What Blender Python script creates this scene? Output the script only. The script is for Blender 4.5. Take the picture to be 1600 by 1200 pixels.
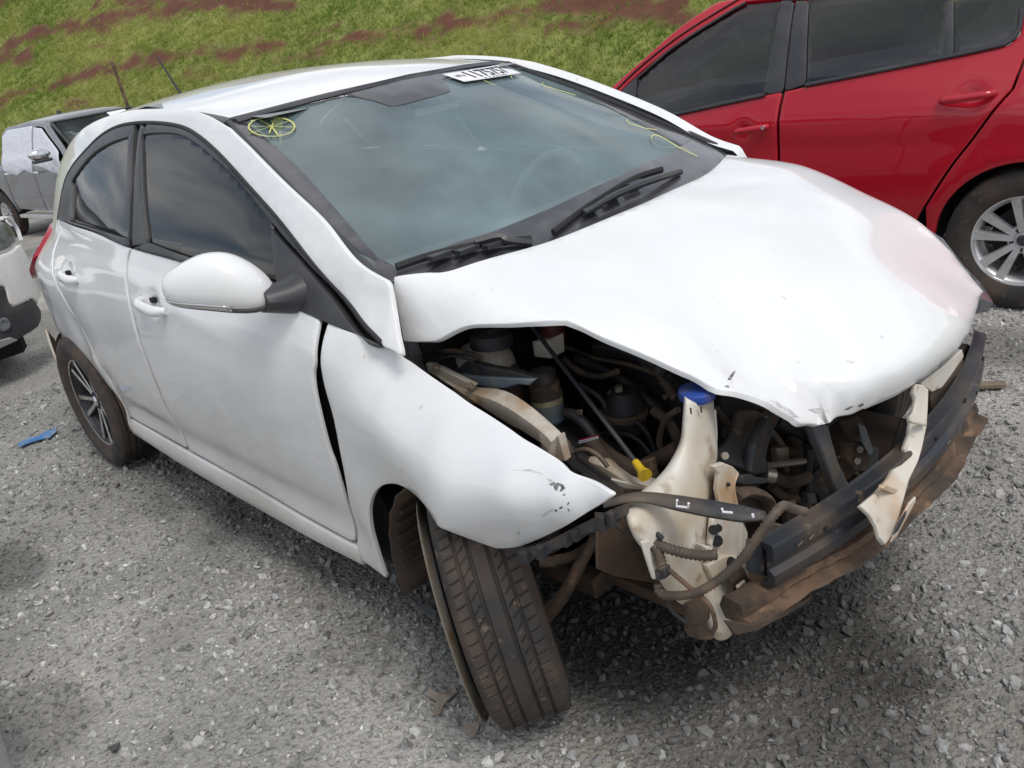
import bpy, bmesh, math, random
import numpy as np
from mathutils import Matrix, Vector
from mathutils.geometry import delaunay_2d_cdt

for o in list(bpy.data.objects): bpy.data.objects.remove(o)
random.seed(7); RNG = np.random.default_rng(7)
SC = bpy.context.scene; COL = SC.collection

# ------------------------------------------------------------------ camera
CAM_LOC = np.array([2.549, -1.739, 1.518])
YAW, PIT, ROLL, FPX = 2.4272, -0.39735, -0.16773, 1346.5      # focal in pixels of a 1600 px wide frame
_f = np.array([math.cos(YAW)*math.cos(PIT), math.sin(YAW)*math.cos(PIT), math.sin(PIT)])
_r = np.cross(_f, [0, 0, 1]); _r /= np.linalg.norm(_r); _u = np.cross(_r, _f)
CR = math.cos(ROLL)*_r + math.sin(ROLL)*_u
CU = math.cos(ROLL)*_u - math.sin(ROLL)*_r
cam_d = bpy.data.cameras.new('camera'); cam = bpy.data.objects.new('camera', cam_d); COL.objects.link(cam)
cam_d.sensor_width = 36; cam_d.lens = FPX*36/1600; cam_d.clip_start = .05; cam_d.clip_end = 2000
cam.matrix_world = Matrix(((CR[0], CU[0], -_f[0], CAM_LOC[0]), (CR[1], CU[1], -_f[1], CAM_LOC[1]),
                           (CR[2], CU[2], -_f[2], CAM_LOC[2]), (0, 0, 0, 1)))
SC.camera = cam

# ------------------------------------------------------------------ sky, sun, exposure
SUN_EL, SUN_AZ = math.radians(60), math.radians(-10)           # azimuth from +x towards +y
w = bpy.data.worlds.new('World'); SC.world = w; w.use_nodes = True
nt = w.node_tree; nt.nodes.clear(); N = nt.nodes.new; L = nt.links.new
out = N('ShaderNodeOutputWorld'); bg = N('ShaderNodeBackground'); L(bg.outputs[0], out.inputs[0])
sky = N('ShaderNodeTexSky'); sky.sky_type = 'NISHITA'; sky.sun_disc = False
sky.sun_elevation = SUN_EL; sky.sun_rotation = math.pi/2 - SUN_AZ
tc = N('ShaderNodeTexCoord'); sep = N('ShaderNodeSeparateXYZ'); L(tc.outputs['Generated'], sep.inputs[0])
zz = N('ShaderNodeMath'); zz.operation = 'MAXIMUM'; L(sep.outputs['Z'], zz.inputs[0]); zz.inputs[1].default_value = 0
za = N('ShaderNodeMath'); za.operation = 'ADD'; L(zz.outputs[0], za.inputs[0]); za.inputs[1].default_value = .16
dx = N('ShaderNodeMath'); dx.operation = 'DIVIDE'; L(sep.outputs['X'], dx.inputs[0]); L(za.outputs[0], dx.inputs[1])
dy = N('ShaderNodeMath'); dy.operation = 'DIVIDE'; L(sep.outputs['Y'], dy.inputs[0]); L(za.outputs[0], dy.inputs[1])
cb = N('ShaderNodeCombineXYZ'); L(dx.outputs[0], cb.inputs[0]); L(dy.outputs[0], cb.inputs[1])
n1 = N('ShaderNodeTexNoise'); n1.inputs['Scale'].default_value = .95; n1.inputs['Detail'].default_value = 7
n1.inputs['Roughness'].default_value = .55; n1.inputs['Distortion'].default_value = .35; L(cb.outputs[0], n1.inputs['Vector'])
r1 = N('ShaderNodeValToRGB'); r1.color_ramp.elements[0].position = .36; r1.color_ramp.elements[1].position = .56
r1.color_ramp.elements[0].color = (.18, .18, .18, 1); r1.color_ramp.elements[1].color = (1, 1, 1, 1)
L(n1.outputs['Fac'], r1.inputs[0])
n2 = N('ShaderNodeTexNoise'); n2.inputs['Scale'].default_value = 1.9; n2.inputs['Detail'].default_value = 6; L(cb.outputs[0], n2.inputs['Vector'])
r2 = N('ShaderNodeValToRGB'); r2.color_ramp.elements[0].position = .32; r2.color_ramp.elements[1].position = .68
r2.color_ramp.elements[0].color = (5.0, 5.5, 6.4, 1); r2.color_ramp.elements[1].color = (10.5, 10.5, 10.4, 1)
L(n2.outputs['Fac'], r2.inputs[0])
mx = N('ShaderNodeMix'); mx.data_type = 'RGBA'; L(r1.outputs[0], mx.inputs['Factor'])
L(sky.outputs[0], mx.inputs['A']); L(r2.outputs[0], mx.inputs['B']); L(mx.outputs['Result'], bg.inputs['Color'])
bg.inputs['Strength'].default_value = .092
sd = bpy.data.lights.new('sun', 'SUN'); sun = bpy.data.objects.new('sun', sd); COL.objects.link(sun)
sd.energy = 1.4; sd.angle = math.radians(20); sd.color = (1, .96, .9)
sv = Vector((math.cos(SUN_EL)*math.cos(SUN_AZ), math.cos(SUN_EL)*math.sin(SUN_AZ), math.sin(SUN_EL)))
sun.rotation_euler = (-sv).to_track_quat('-Z', 'Y').to_euler(); sun.location = (0, 0, 20)
SC.view_settings.view_transform = 'Standard'; SC.view_settings.look = 'None'
SC.view_settings.exposure = 0.31; SC.view_settings.gamma = 1; SC.view_settings.use_curve_mapping = False
SC.render.resolution_x = 1024; SC.render.resolution_y = 768
SC.render.engine = 'CYCLES'

# ------------------------------------------------------------------ measuring helpers (photo pixel + one known coordinate -> place)
_M = np.array([CR, -CU, _f])
def ray(px, py): return _M.T @ np.array([(px-800)/FPX, (py-600)/FPX, 1.])
def at(px, py, x=None, y=None, z=None):
    d = ray(px, py)
    t = (x-CAM_LOC[0])/d[0] if x is not None else (y-CAM_LOC[1])/d[1] if y is not None else (z-CAM_LOC[2])/d[2]
    return CAM_LOC + t*d
def on(px, py, g, lo=.3, hi=9., n=3000):
    d = ray(px, py); t = np.linspace(lo, hi, n); X = CAM_LOC + t[:, None]*d
    v = g(X); s = np.where(np.sign(v[:-1]) != np.sign(v[1:]))[0]
    if len(s) == 0: raise ValueError('ray misses surface %s %s' % (px, py))
    i = s[0]; a = v[i]/(v[i]-v[i+1]); return X[i] + a*(X[i+1]-X[i])
def pchip(xs, ys):
    xs = np.array(xs, float); ys = np.array(ys, float); h = np.diff(xs); d = np.diff(ys)/h; m = np.zeros_like(xs)
    for i in range(1, len(xs)-1):
        if d[i-1]*d[i] > 0:
            w1 = 2*h[i]+h[i-1]; w2 = h[i]+2*h[i-1]; m[i] = (w1+w2)/(w1/d[i-1]+w2/d[i])
    m[0] = d[0]; m[-1] = d[-1]
    def f(x):
        x = np.clip(np.asarray(x, float), xs[0], xs[-1]); i = np.clip(np.searchsorted(xs, x)-1, 0, len(xs)-2)
        t = (x-xs[i])/h[i]; t2 = t*t; t3 = t2*t
        return (2*t3-3*t2+1)*ys[i]+(t3-2*t2+t)*h[i]*m[i]+(-2*t3+3*t2)*ys[i+1]+(t3-t2)*h[i]*m[i+1]
    return f
def tps(uv, X, reg=1e-5):
    """thin plate spline (u,v) -> any number of channels"""
    uv = np.array(uv, float); X = np.array(X, float); X = X[:, None] if X.ndim == 1 else X
    n = len(uv)
    def K(a, b):
        r2 = ((a[:, None]-b[None])**2).sum(2); return .5*r2*np.log(r2+1e-12)
    A = np.zeros((n+3, n+3)); A[:n, :n] = K(uv, uv)+np.diag(np.broadcast_to(reg, n))
    P = np.c_[np.ones(n), uv]; A[:n, n:] = P; A[n:, :n] = P.T
    c = np.linalg.solve(A, np.r_[X, np.zeros((3, X.shape[1]))])
    def f(u, v):
        q = np.c_[np.ravel(u), np.ravel(v)]; return K(q, uv)@c[:n] + np.c_[np.ones(len(q)), q]@c[n:]
    return f
def crom(P, n=8, closed=False):
    P = np.array(P, float)
    if len(P) < 3 and not closed:
        return np.array([P[0]+(P[-1]-P[0])*t for t in np.linspace(0, 1, n+1)])
    Q = np.vstack([P[-1:], P, P[:2]]) if closed else np.vstack([2*P[:1]-P[1:2], P, 2*P[-1:]-P[-2:-1]])
    out = []
    m = len(P) if closed else len(P)-1
    for i in range(m):
        a, b, c, d = Q[i:i+4]
        for t in np.arange(n)/n:
            out.append(.5*((2*b)+(-a+c)*t+(2*a-5*b+4*c-d)*t*t+(-a+3*b-3*c+d)*t**3))
    if not closed: out.append(P[-1])
    return np.array(out)
def resample(P, step, closed=False):
    P = np.array(P, float)
    if closed: P = np.vstack([P, P[:1]])
    s = np.r_[0, np.cumsum(np.linalg.norm(np.diff(P, axis=0), axis=1))]
    n = max(2, int(round(s[-1]/step))+1)
    t = np.linspace(0, s[-1], n); R = np.stack([np.interp(t, s, P[:, k]) for k in range(P.shape[1])], 1)
    return R[:-1] if closed else R

# ------------------------------------------------------------------ materials
def nodes(name):
    m = bpy.data.materials.new(name); m.use_nodes = True; t = m.node_tree
    return m, t, t.nodes['Principled BSDF']
def noise_mix(t, base, col2, scale, lo, hi, detail=6, coord='Object', dist=0.0, stretch=None):
    """returns a colour socket: base where the noise is low, col2 where it is high"""
    tc = t.nodes.new('ShaderNodeTexCoord'); nz = t.nodes.new('ShaderNodeTexNoise')
    nz.inputs['Scale'].default_value = scale; nz.inputs['Detail'].default_value = detail; nz.inputs['Distortion'].default_value = dist
    src = tc.outputs[coord]
    if stretch:
        mp = t.nodes.new('ShaderNodeMapping'); mp.inputs['Scale'].default_value = stretch; t.links.new(src, mp.inputs[0]); src = mp.outputs[0]
    t.links.new(src, nz.inputs['Vector'])
    rp = t.nodes.new('ShaderNodeMapRange'); rp.inputs['From Min'].default_value = lo; rp.inputs['From Max'].default_value = hi
    t.links.new(nz.outputs['Fac'], rp.inputs[0])
    mx = t.nodes.new('ShaderNodeMix'); mx.data_type = 'RGBA'; t.links.new(rp.outputs[0], mx.inputs['Factor'])
    if isinstance(base, tuple): mx.inputs['A'].default_value = (*base, 1)
    else: t.links.new(base, mx.inputs['A'])
    mx.inputs['B'].default_value = (*col2, 1)
    return mx.outputs['Result'], nz.outputs['Fac']
def add_bump(t, b, scale, strength, dist=.002, detail=6, coord='Object'):
    tc = t.nodes.new('ShaderNodeTexCoord'); nz = t.nodes.new('ShaderNodeTexNoise'); nz.inputs['Scale'].default_value = scale
    nz.inputs['Detail'].default_value = detail; t.links.new(tc.outputs[coord], nz.inputs['Vector'])
    bp = t.nodes.new('ShaderNodeBump'); bp.inputs['Strength'].default_value = strength; bp.inputs['Distance'].default_value = dist
    t.links.new(nz.outputs['Fac'], bp.inputs['Height']); t.links.new(bp.outputs[0], b.inputs['Normal'])
def M_(name, col, rough=.5, metal=0., coat=0., dirt=None, bump=None, spec=None):
    """dirt: list of (colour, scale, lo, hi)"""
    m, t, b = nodes(name); b.inputs['Roughness'].default_value = rough; b.inputs['Metallic'].default_value = metal
    if coat: b.inputs['Coat Weight'].default_value = coat; b.inputs['Coat Roughness'].default_value = .025
    if spec is not None: b.inputs['Specular IOR Level'].default_value = spec
    c = col
    for d in (dirt or []):
        c, _ = noise_mix(t, c, d[0], d[1], d[2], d[3])
    if isinstance(c, tuple): b.inputs['Base Color'].default_value = (*c, 1)
    else: t.links.new(c, b.inputs['Base Color'])
    if bump: add_bump(t, b, *bump)
    return m
DUST = (.30, .21, .13)
MAT = {}
def setup_mats():
    m, t, b = nodes('white_paint')                              # white lacquer with faint dust
    c, _ = noise_mix(t, (.79, .795, .80), (.735, .73, .715), 3.0, .48, .75)
    c, _ = noise_mix(t, c, (.52, .48, .42), 38, .70, .80)
    # road dust splashed up the lower panels
    tcd = t.nodes.new('ShaderNodeNewGeometry'); sx_ = t.nodes.new('ShaderNodeSeparateXYZ'); t.links.new(tcd.outputs['Position'], sx_.inputs[0])
    nd = t.nodes.new('ShaderNodeTexNoise'); nd.inputs['Scale'].default_value = 7; nd.inputs['Detail'].default_value = 8; t.links.new(tcd.outputs['Position'], nd.inputs['Vector'])
    sm = t.nodes.new('ShaderNodeMath'); sm.operation = 'MULTIPLY_ADD'; sm.inputs[1].default_value = -.55; t.links.new(nd.outputs['Fac'], sm.inputs[0]); t.links.new(sx_.outputs['Z'], sm.inputs[2])
    rd = t.nodes.new('ShaderNodeMapRange'); rd.inputs['From Min'].default_value = .50; rd.inputs['From Max'].default_value = -.10; rd.inputs['To Max'].default_value = .60; t.links.new(sm.outputs[0], rd.inputs[0])
    md = t.nodes.new('ShaderNodeMix'); md.data_type = 'RGBA'; t.links.new(rd.outputs[0], md.inputs['Factor']); t.links.new(c, md.inputs['A']); md.inputs['B'].default_value = (.47, .42, .35, 1); c = md.outputs['Result']
    t.links.new(c, b.inputs['Base Color']); b.inputs['Roughness'].default_value = .5; b.inputs['Specular IOR Level'].default_value = .3
    b.inputs['Coat Weight'].default_value = .9; b.inputs['Coat Roughness'].default_value = .05
    MAT['white'] = m
    MAT['red'] = M_('red_paint', (.44, .006, .020), .5, coat=1, spec=.15)
    MAT['grey_paint'] = M_('grey_metallic_paint', (.23, .236, .252), .32, .3, coat=.8, dirt=[((.17, .165, .16), 3, .5, .8)])
    MAT['silver_paint'] = M_('silver_paint', (.42, .43, .44), .32, .6, coat=.7)
    MAT['black_trim'] = M_('black_trim', (.035, .036, .042), .42, dirt=[((.075, .072, .07), 6, .45, .75)])
    MAT['black_gloss'] = M_('black_gloss', (.02, .02, .022), .15, coat=.5)
    MAT['rubber'] = M_('seal_rubber', (.018, .018, .019), .6)
    MAT['frit'] = M_('glass_border_print', (.045, .044, .05), .28, coat=.6, dirt=[((.10, .10, .10), 14, .45, .8)])
    MAT['black_plastic'] = M_('dusty_black_plastic', (.028, .029, .032), .55, dirt=[((.10, .075, .055), 9, .5, .72), ((.16, .115, .08), 30, .6, .8)], bump=(120, .25, .001))
    MAT['dark_part'] = M_('grimy_dark_metal', (.018, .018, .020), .6, dirt=[((.055, .042, .034), 11, .52, .72)], bump=(60, .5, .004))
    MAT['beam_black'] = M_('beam_black_enamel', (.022, .024, .030), .36, dirt=[((.075, .055, .042), 6, .48, .66), ((.20, .13, .08), 22, .62, .75)])
    MAT['rusty'] = M_('red_dust_rust', (.145, .088, .055), .9, dirt=[((.055, .040, .030), 8, .40, .58), ((.29, .185, .11), 19, .58, .76), ((.05, .035, .028), 45, .6, .75)], bump=(55, .8, .006))
    MAT['brown_plastic'] = M_('mud_brown_plastic', (.055, .038, .028), .8, dirt=[((.11, .07, .045), 7, .45, .7)], bump=(60, .4, .003))
    MAT['dirty_white'] = M_('muddy_white_paint', (.62, .58, .51), .5, dirt=[((.46, .30, .17), 7, .48, .70), ((.24, .14, .08), 24, .62, .76)], bump=(30, .15, .002))
    MAT['cream'] = M_('dusty_cream_paint', (.42, .37, .30), .55, dirt=[((.34, .20, .10), 9, .45, .66), ((.58, .54, .48), 22, .55, .75)], bump=(35, .2, .002))
    m, t, b = nodes('milky_plastic')
    c, _ = noise_mix(t, (.66, .63, .56), (.50, .39, .26), 7, .38, .68); c, _ = noise_mix(t, c, (.26, .17, .10), 17, .58, .74)
    t.links.new(c, b.inputs['Base Color']); b.inputs['Roughness'].default_value = .42
    MAT['milky'] = m
    MAT['blue_cap'] = M_('blue_plastic', (.02, .06, .30), .4, dirt=[((.10, .10, .14), 25, .5, .8)])
    MAT['yellow'] = M_('yellow_plastic', (.75, .50, .03), .45, dirt=[((.4, .26, .05), 40, .5, .8)])
    MAT['steel'] = M_('dusty_steel', (.36, .33, .28), .45, .7, dirt=[((.28, .19, .11), 20, .45, .7)])
    MAT['blue_grey'] = M_('translucent_blue_grey_plastic', (.13, .17, .20), .4, dirt=[((.28, .24, .17), 16, .55, .75)])
    MAT['pale_yellow'] = M_('aged_cream_plastic', (.42, .37, .22), .5, dirt=[((.25, .17, .09), 18, .5, .75)])
    MAT['chrome'] = M_('chrome', (.75, .75, .76), .12, 1.)
    MAT['alloy'] = M_('alloy_silver', (.66, .66, .67), .38, .55, dirt=[((.50, .48, .46), 20, .5, .8)])
    MAT['alloy_face'] = M_('machined_alloy_face', (.55, .54, .52), .32, .8, dirt=[((.22, .19, .16), 30, .5, .8)])
    MAT['alloy_black'] = M_('black_alloy', (.02, .021, .025), .4, dirt=[((.08, .07, .06), 25, .5, .8)])
    m, t, b = nodes('tyre_rubber')
    c, _ = noise_mix(t, (.028, .026, .025), (.085, .060, .045), 8, .40, .72); c, _ = noise_mix(t, c, (.17, .115, .075), 40, .62, .8)
    t.links.new(c, b.inputs['Base Color']); b.inputs['Roughness'].default_value = .85; MAT['tyre'] = m
    MAT['tail_red'] = M_('red_lens', (.32, .01, .02), .12, coat=1)
    MAT['lens'] = M_('headlamp_lens', (.16, .17, .18), .22, 0, coat=.6, dirt=[((.07, .075, .085), 14, .45, .6)])
    MAT['tint_shell'] = M_('dark_window_shell', (.02, .022, .025), .08, coat=1)
    MAT['dull_red'] = M_('dull_red_plastic', (.10, .014, .012), .5, dirt=[((.05, .03, .025), 20, .45, .7)])
    MAT['chalk'] = M_('yellow_marker', (.58, .58, .20), .8)
    MAT['sticker'] = M_('white_paper', (.80, .80, .82), .6)
    MAT['ink'] = M_('black_ink', (.03, .03, .04), .6)
    MAT['sheet'] = M_('white_plastic_sheet', (.68, .69, .76), .35, coat=.3, bump=(7, .6, .05))
    MAT['airbag'] = M_('airbag_cloth', (.55, .72, .66), .8)
    MAT['seat'] = M_('grey_seat_cloth', (.26, .27, .28), .9)
    MAT['dash'] = M_('dashboard_plastic', (.20, .205, .21), .7)
    MAT['blue_scrap'] = M_('blue_plastic_scrap', (.05, .18, .42), .5, dirt=[((.25, .27, .28), 24, .42, .66)])
    MAT['wood'] = M_('weathered_wood', (.20, .16, .11), .9, dirt=[((.12, .10, .08), 30, .45, .7)])
    MAT['cardboard'] = M_('dusty_cardboard', (.31, .26, .21), .9, dirt=[((.14, .12, .10), 30, .45, .7)])
    MAT['dark_void'] = M_('dark_interior', (.012, .012, .013), .9)
    def glass(name, tint, dust, refl=1.45, dust_sheen_col=(.35, .38, .38)):
        m, t, b = nodes(name); t.nodes.remove(b); o = t.nodes['Material Output']
        tr = t.nodes.new('ShaderNodeBsdfTransparent'); tr.inputs[0].default_value = (*tint, 1)
        gl = t.nodes.new('ShaderNodeBsdfGlossy'); gl.inputs['Roughness'].default_value = .02
        fr = t.nodes.new('ShaderNodeFresnel'); fr.inputs[0].default_value = refl
        m1 = t.nodes.new('ShaderNodeMixShader'); t.links.new(fr.outputs[0], m1.inputs[0]); t.links.new(tr.outputs[0], m1.inputs[1]); t.links.new(gl.outputs[0], m1.inputs[2])
        df = t.nodes.new('ShaderNodeBsdfDiffuse'); df.inputs[0].default_value = (*dust_sheen_col, 1)
        tcn = t.nodes.new('ShaderNodeTexCoord'); nz = t.nodes.new('ShaderNodeTexNoise'); nz.inputs['Scale'].default_value = 3.2; nz.inputs['Detail'].default_value = 8
        t.links.new(tcn.outputs['Object'], nz.inputs['Vector'])
        rp = t.nodes.new('ShaderNodeMapRange'); rp.inputs['From Min'].default_value = .3; rp.inputs['From Max'].default_value = .8
        rp.inputs['To Min'].default_value = dust*.5; rp.inputs['To Max'].default_value = dust*1.6; t.links.new(nz.outputs['Fac'], rp.inputs[0])
        m2 = t.nodes.new('ShaderNodeMixShader'); t.links.new(rp.outputs[0], m2.inputs[0]); t.links.new(m1.outputs[0], m2.inputs[1]); t.links.new(df.outputs[0], m2.inputs[2])
        t.links.new(m2.outputs[0], o.inputs[0]); return m
    MAT['windshield'] = glass('windshield_glass', (.64, .74, .70), .28, 2.0, (.38, .52, .55))  # bluish film is dust plus sky sheen painted over the glass
    MAT['tint'] = glass('tinted_glass', (.05, .052, .058), .012, 1.75)
    MAT['clear'] = glass('clear_glass', (.5, .6, .56), .10, 1.5)
setup_mats()

# ------------------------------------------------------------------ mesh helpers
def link(o, parent=None):
    COL.objects.link(o)
    if parent is not None: o.parent = parent
    return o
def mesh(name, V, F, mat, parent=None, smooth=True, sharp=None):
    me = bpy.data.meshes.new(name); me.from_pydata([tuple(map(float, v)) for v in V], [], [tuple(map(int, f)) for f in F]); me.update()
    if smooth:
        me.polygons.foreach_set('use_smooth', [True]*len(me.polygons))
        if sharp is not None: me.set_sharp_from_angle(angle=math.radians(sharp))
    me.materials.append(MAT[mat] if isinstance(mat, str) else mat)
    return link(bpy.data.objects.new(name, me), parent)
def empty(name, loc=(0, 0, 0), parent=None):
    o = bpy.data.objects.new(name, None); o.location = loc; o.empty_display_size = .1; return link(o, parent)
def tag(o, label, cat, group=None, kind=None):
    o['label'] = label; o['category'] = cat
    if group: o['group'] = group
    if kind: o['kind'] = kind
    return o
class MB:
    """collects shapes for ONE part"""
    def __init__(s): s.V = []; s.F = []
    def add(s, V, F):
        k = len(s.V); s.V += [tuple(v) for v in V]; s.F += [tuple(i+k for i in f) for f in F]; return s
    def tube(s, P, r, n=10, sm=6, cap=True, flat=1., corr=None):
        P = np.array(P, float); C = crom(P, sm) if sm > 1 else P
        if corr: C = resample(C, corr[0])
        R = np.interp(np.linspace(0, 1, len(C)), np.linspace(0, 1, len(r)), r) if hasattr(r, '__len__') else np.full(len(C), float(r))
        if corr: R = R*(1+corr[1]*(np.arange(len(C)) % 2*2-1))
        T = np.gradient(C, axis=0); T /= np.linalg.norm(T, axis=1)[:, None]+1e-12
        up = np.array([0, 0, 1.]) if abs(T[0][2]) < .9 else np.array([1., 0, 0]); a = np.cross(T[0], up); a /= np.linalg.norm(a)
        V = []
        for i in range(len(C)):
            a = a-T[i]*(a@T[i]); a /= np.linalg.norm(a); b = np.cross(T[i], a)
            for k in range(n):
                q = 2*math.pi*k/n; V.append(C[i]+R[i]*(math.cos(q)*a+flat*math.sin(q)*b))
        F = [(i*n+k, i*n+(k+1) % n, (i+1)*n+(k+1) % n, (i+1)*n+k) for i in range(len(C)-1) for k in range(n)]
        if cap: F += [tuple(range(n-1, -1, -1)), tuple((len(C)-1)*n+k for k in range(n))]
        return s.add(V, F)
    def loft(s, rows, closed=True, cap=True):
        n = len(rows[0]); V = [p for r in rows for p in r]; m = n if closed else n-1
        F = [(i*n+k, i*n+(k+1) % n, (i+1)*n+(k+1) % n, (i+1)*n+k) for i in range(len(rows)-1) for k in range(m)]
        if cap and closed: F += [tuple(range(n-1, -1, -1)), tuple((len(rows)-1)*n+k for k in range(n))]
        return s.add(V, F)
    def box(s, c, h, R=None, ch=.15):
        """chamfered box, centre c, half sizes h, rotation R (3x3 columns)"""
        c = np.array(c, float); h = np.array(h, float); R = np.eye(3) if R is None else np.array(R)
        e = min(h)*ch; V = []; F = []
        idx = {}
        for sx in (-1, 1):
            for sy in (-1, 1):
                for sz in (-1, 1):
                    for ax in range(3):
                        q = np.array([sx, sy, sz])*(h-e); q[ax] = (sx, sy, sz)[ax]*h[ax]
                        idx[(sx, sy, sz, ax)] = len(V); V.append(c+R@q)
        for ax in range(3):
            o1, o2 = (ax+1) % 3, (ax+2) % 3
            for sg in (-1, 1):
                f = []
                for a, b in ((-1, -1), (1, -1), (1, 1), (-1, 1)):
                    k = [0, 0, 0]; k[ax] = sg; k[o1] = a; k[o2] = b; f.append(idx[(*k, ax)])
                F.append(tuple(f if sg > 0 else f[::-1]))
            for a in (-1, 1):
                for b in (-1, 1):
                    k1 = [0, 0, 0]; k1[ax] = -1; k1[o1] = a; k1[o2] = b; k2 = list(k1); k2[ax] = 1
                    f = (idx[(*k1, o1)], idx[(*k2, o1)], idx[(*k2, o2)], idx[(*k1, o2)]); F.append(f if a*b > 0 else f[::-1])
        for k in [(x, y, z) for x in (-1, 1) for y in (-1, 1) for z in (-1, 1)]:
            f = (idx[(*k, 0)], idx[(*k, 1)], idx[(*k, 2)]); F.append(f if k[0]*k[1]*k[2] > 0 else f[::-1])
        return s.add(V, F)
    def lathe(s, prof, c, axis, n=24, closed=False):
        """prof: (radius, along axis)"""
        c = np.array(c, float); ax = np.array(axis, float); ax /= np.linalg.norm(ax)
        a = np.cross(ax, [0, 0, 1.]); a = np.cross(ax, [1., 0, 0]) if np.linalg.norm(a) < .1 else a; a /= np.linalg.norm(a); b = np.cross(ax, a)
        rows = [[c+ax*h+r*(math.cos(2*math.pi*k/n)*a+math.sin(2*math.pi*k/n)*b) for k in range(n)] for r, h in prof]
        if closed: rows.append(rows[0])
        return s.loft(rows, cap=not closed)
    def plate(s, P, th, d=None):
        """thin solid with the outline P (3D, roughly flat), thickness th along d"""
        P = np.array(P, float); n = len(P); c = P.mean(0)
        if d is None:
            nn = sum(np.cross(P[i]-c, P[(i+1) % n]-c) for i in range(n)); d = nn/np.linalg.norm(nn)
        d = np.array(d, float); d /= np.linalg.norm(d)
        a = np.cross(d, [0, 0, 1.]); a = np.cross(d, [1., 0, 0]) if np.linalg.norm(a) < .05 else a; a /= np.linalg.norm(a); b = np.cross(d, a)
        p2 = [Vector((float((p-c)@a), float((p-c)@b))) for p in P]
        r = delaunay_2d_cdt(p2, [(i, (i+1) % n) for i in range(n)], [], 1, 1e-7)
        tri = [f for f in r[2] if max(f) < n] if len(r[0]) == n else [tuple(range(n))]
        V = list(P+d*th/2)+list(P-d*th/2); F = []
        for f in tri:
            q = np.cross(P[f[1]]-P[f[0]], P[f[2]]-P[f[0]])@d
            f = tuple(f) if q > 0 else tuple(f[::-1]); F.append(f); F.append(tuple(i+n for i in f[::-1]))
        F += [(i, (i+1) % n, (i+1) % n+n, i+n) for i in range(n)]
        return s.add(V, F)
    def build(s, name, mat, parent=None, smooth=True, sharp=35, bevel=None, solid=None):
        o = mesh(name, s.V, s.F, mat, parent, smooth, sharp)
        bm = bmesh.new(); bm.from_mesh(o.data); bmesh.ops.recalc_face_normals(bm, faces=bm.faces); bm.to_mesh(o.data); bm.free()
        if solid:
            md = o.modifiers.new('solid', 'SOLIDIFY'); md.thickness = solid; md.offset = 0
        if bevel:
            md = o.modifiers.new('bevel', 'BEVEL'); md.width = bevel; md.segments = 2; md.limit_method = 'ANGLE'; md.angle_limit = .6
        return o
def inside(Q, P):
    x, y = Q[:, 0], Q[:, 1]; r = np.zeros(len(Q), bool); n = len(P)
    for i in range(n):
        x1, y1 = P[i]; x2, y2 = P[(i+1) % n]
        if y1 == y2: continue
        c = ((y1 > y) != (y2 > y)) & (x < (x2-x1)*(y-y1)/(y2-y1)+x1); r ^= c
    return r
def dist_to(Q, P):
    d = np.full(len(Q), 9.); n = len(P)
    for i in range(n):
        a = P[i]; b = P[(i+1) % n]-a; L2 = b@b
        if L2 < 1e-14: continue
        t = np.clip(((Q-a)@b)/L2, 0, 1); d = np.minimum(d, np.linalg.norm(Q-(a+t[:, None]*b), axis=1))
    return d
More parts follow.
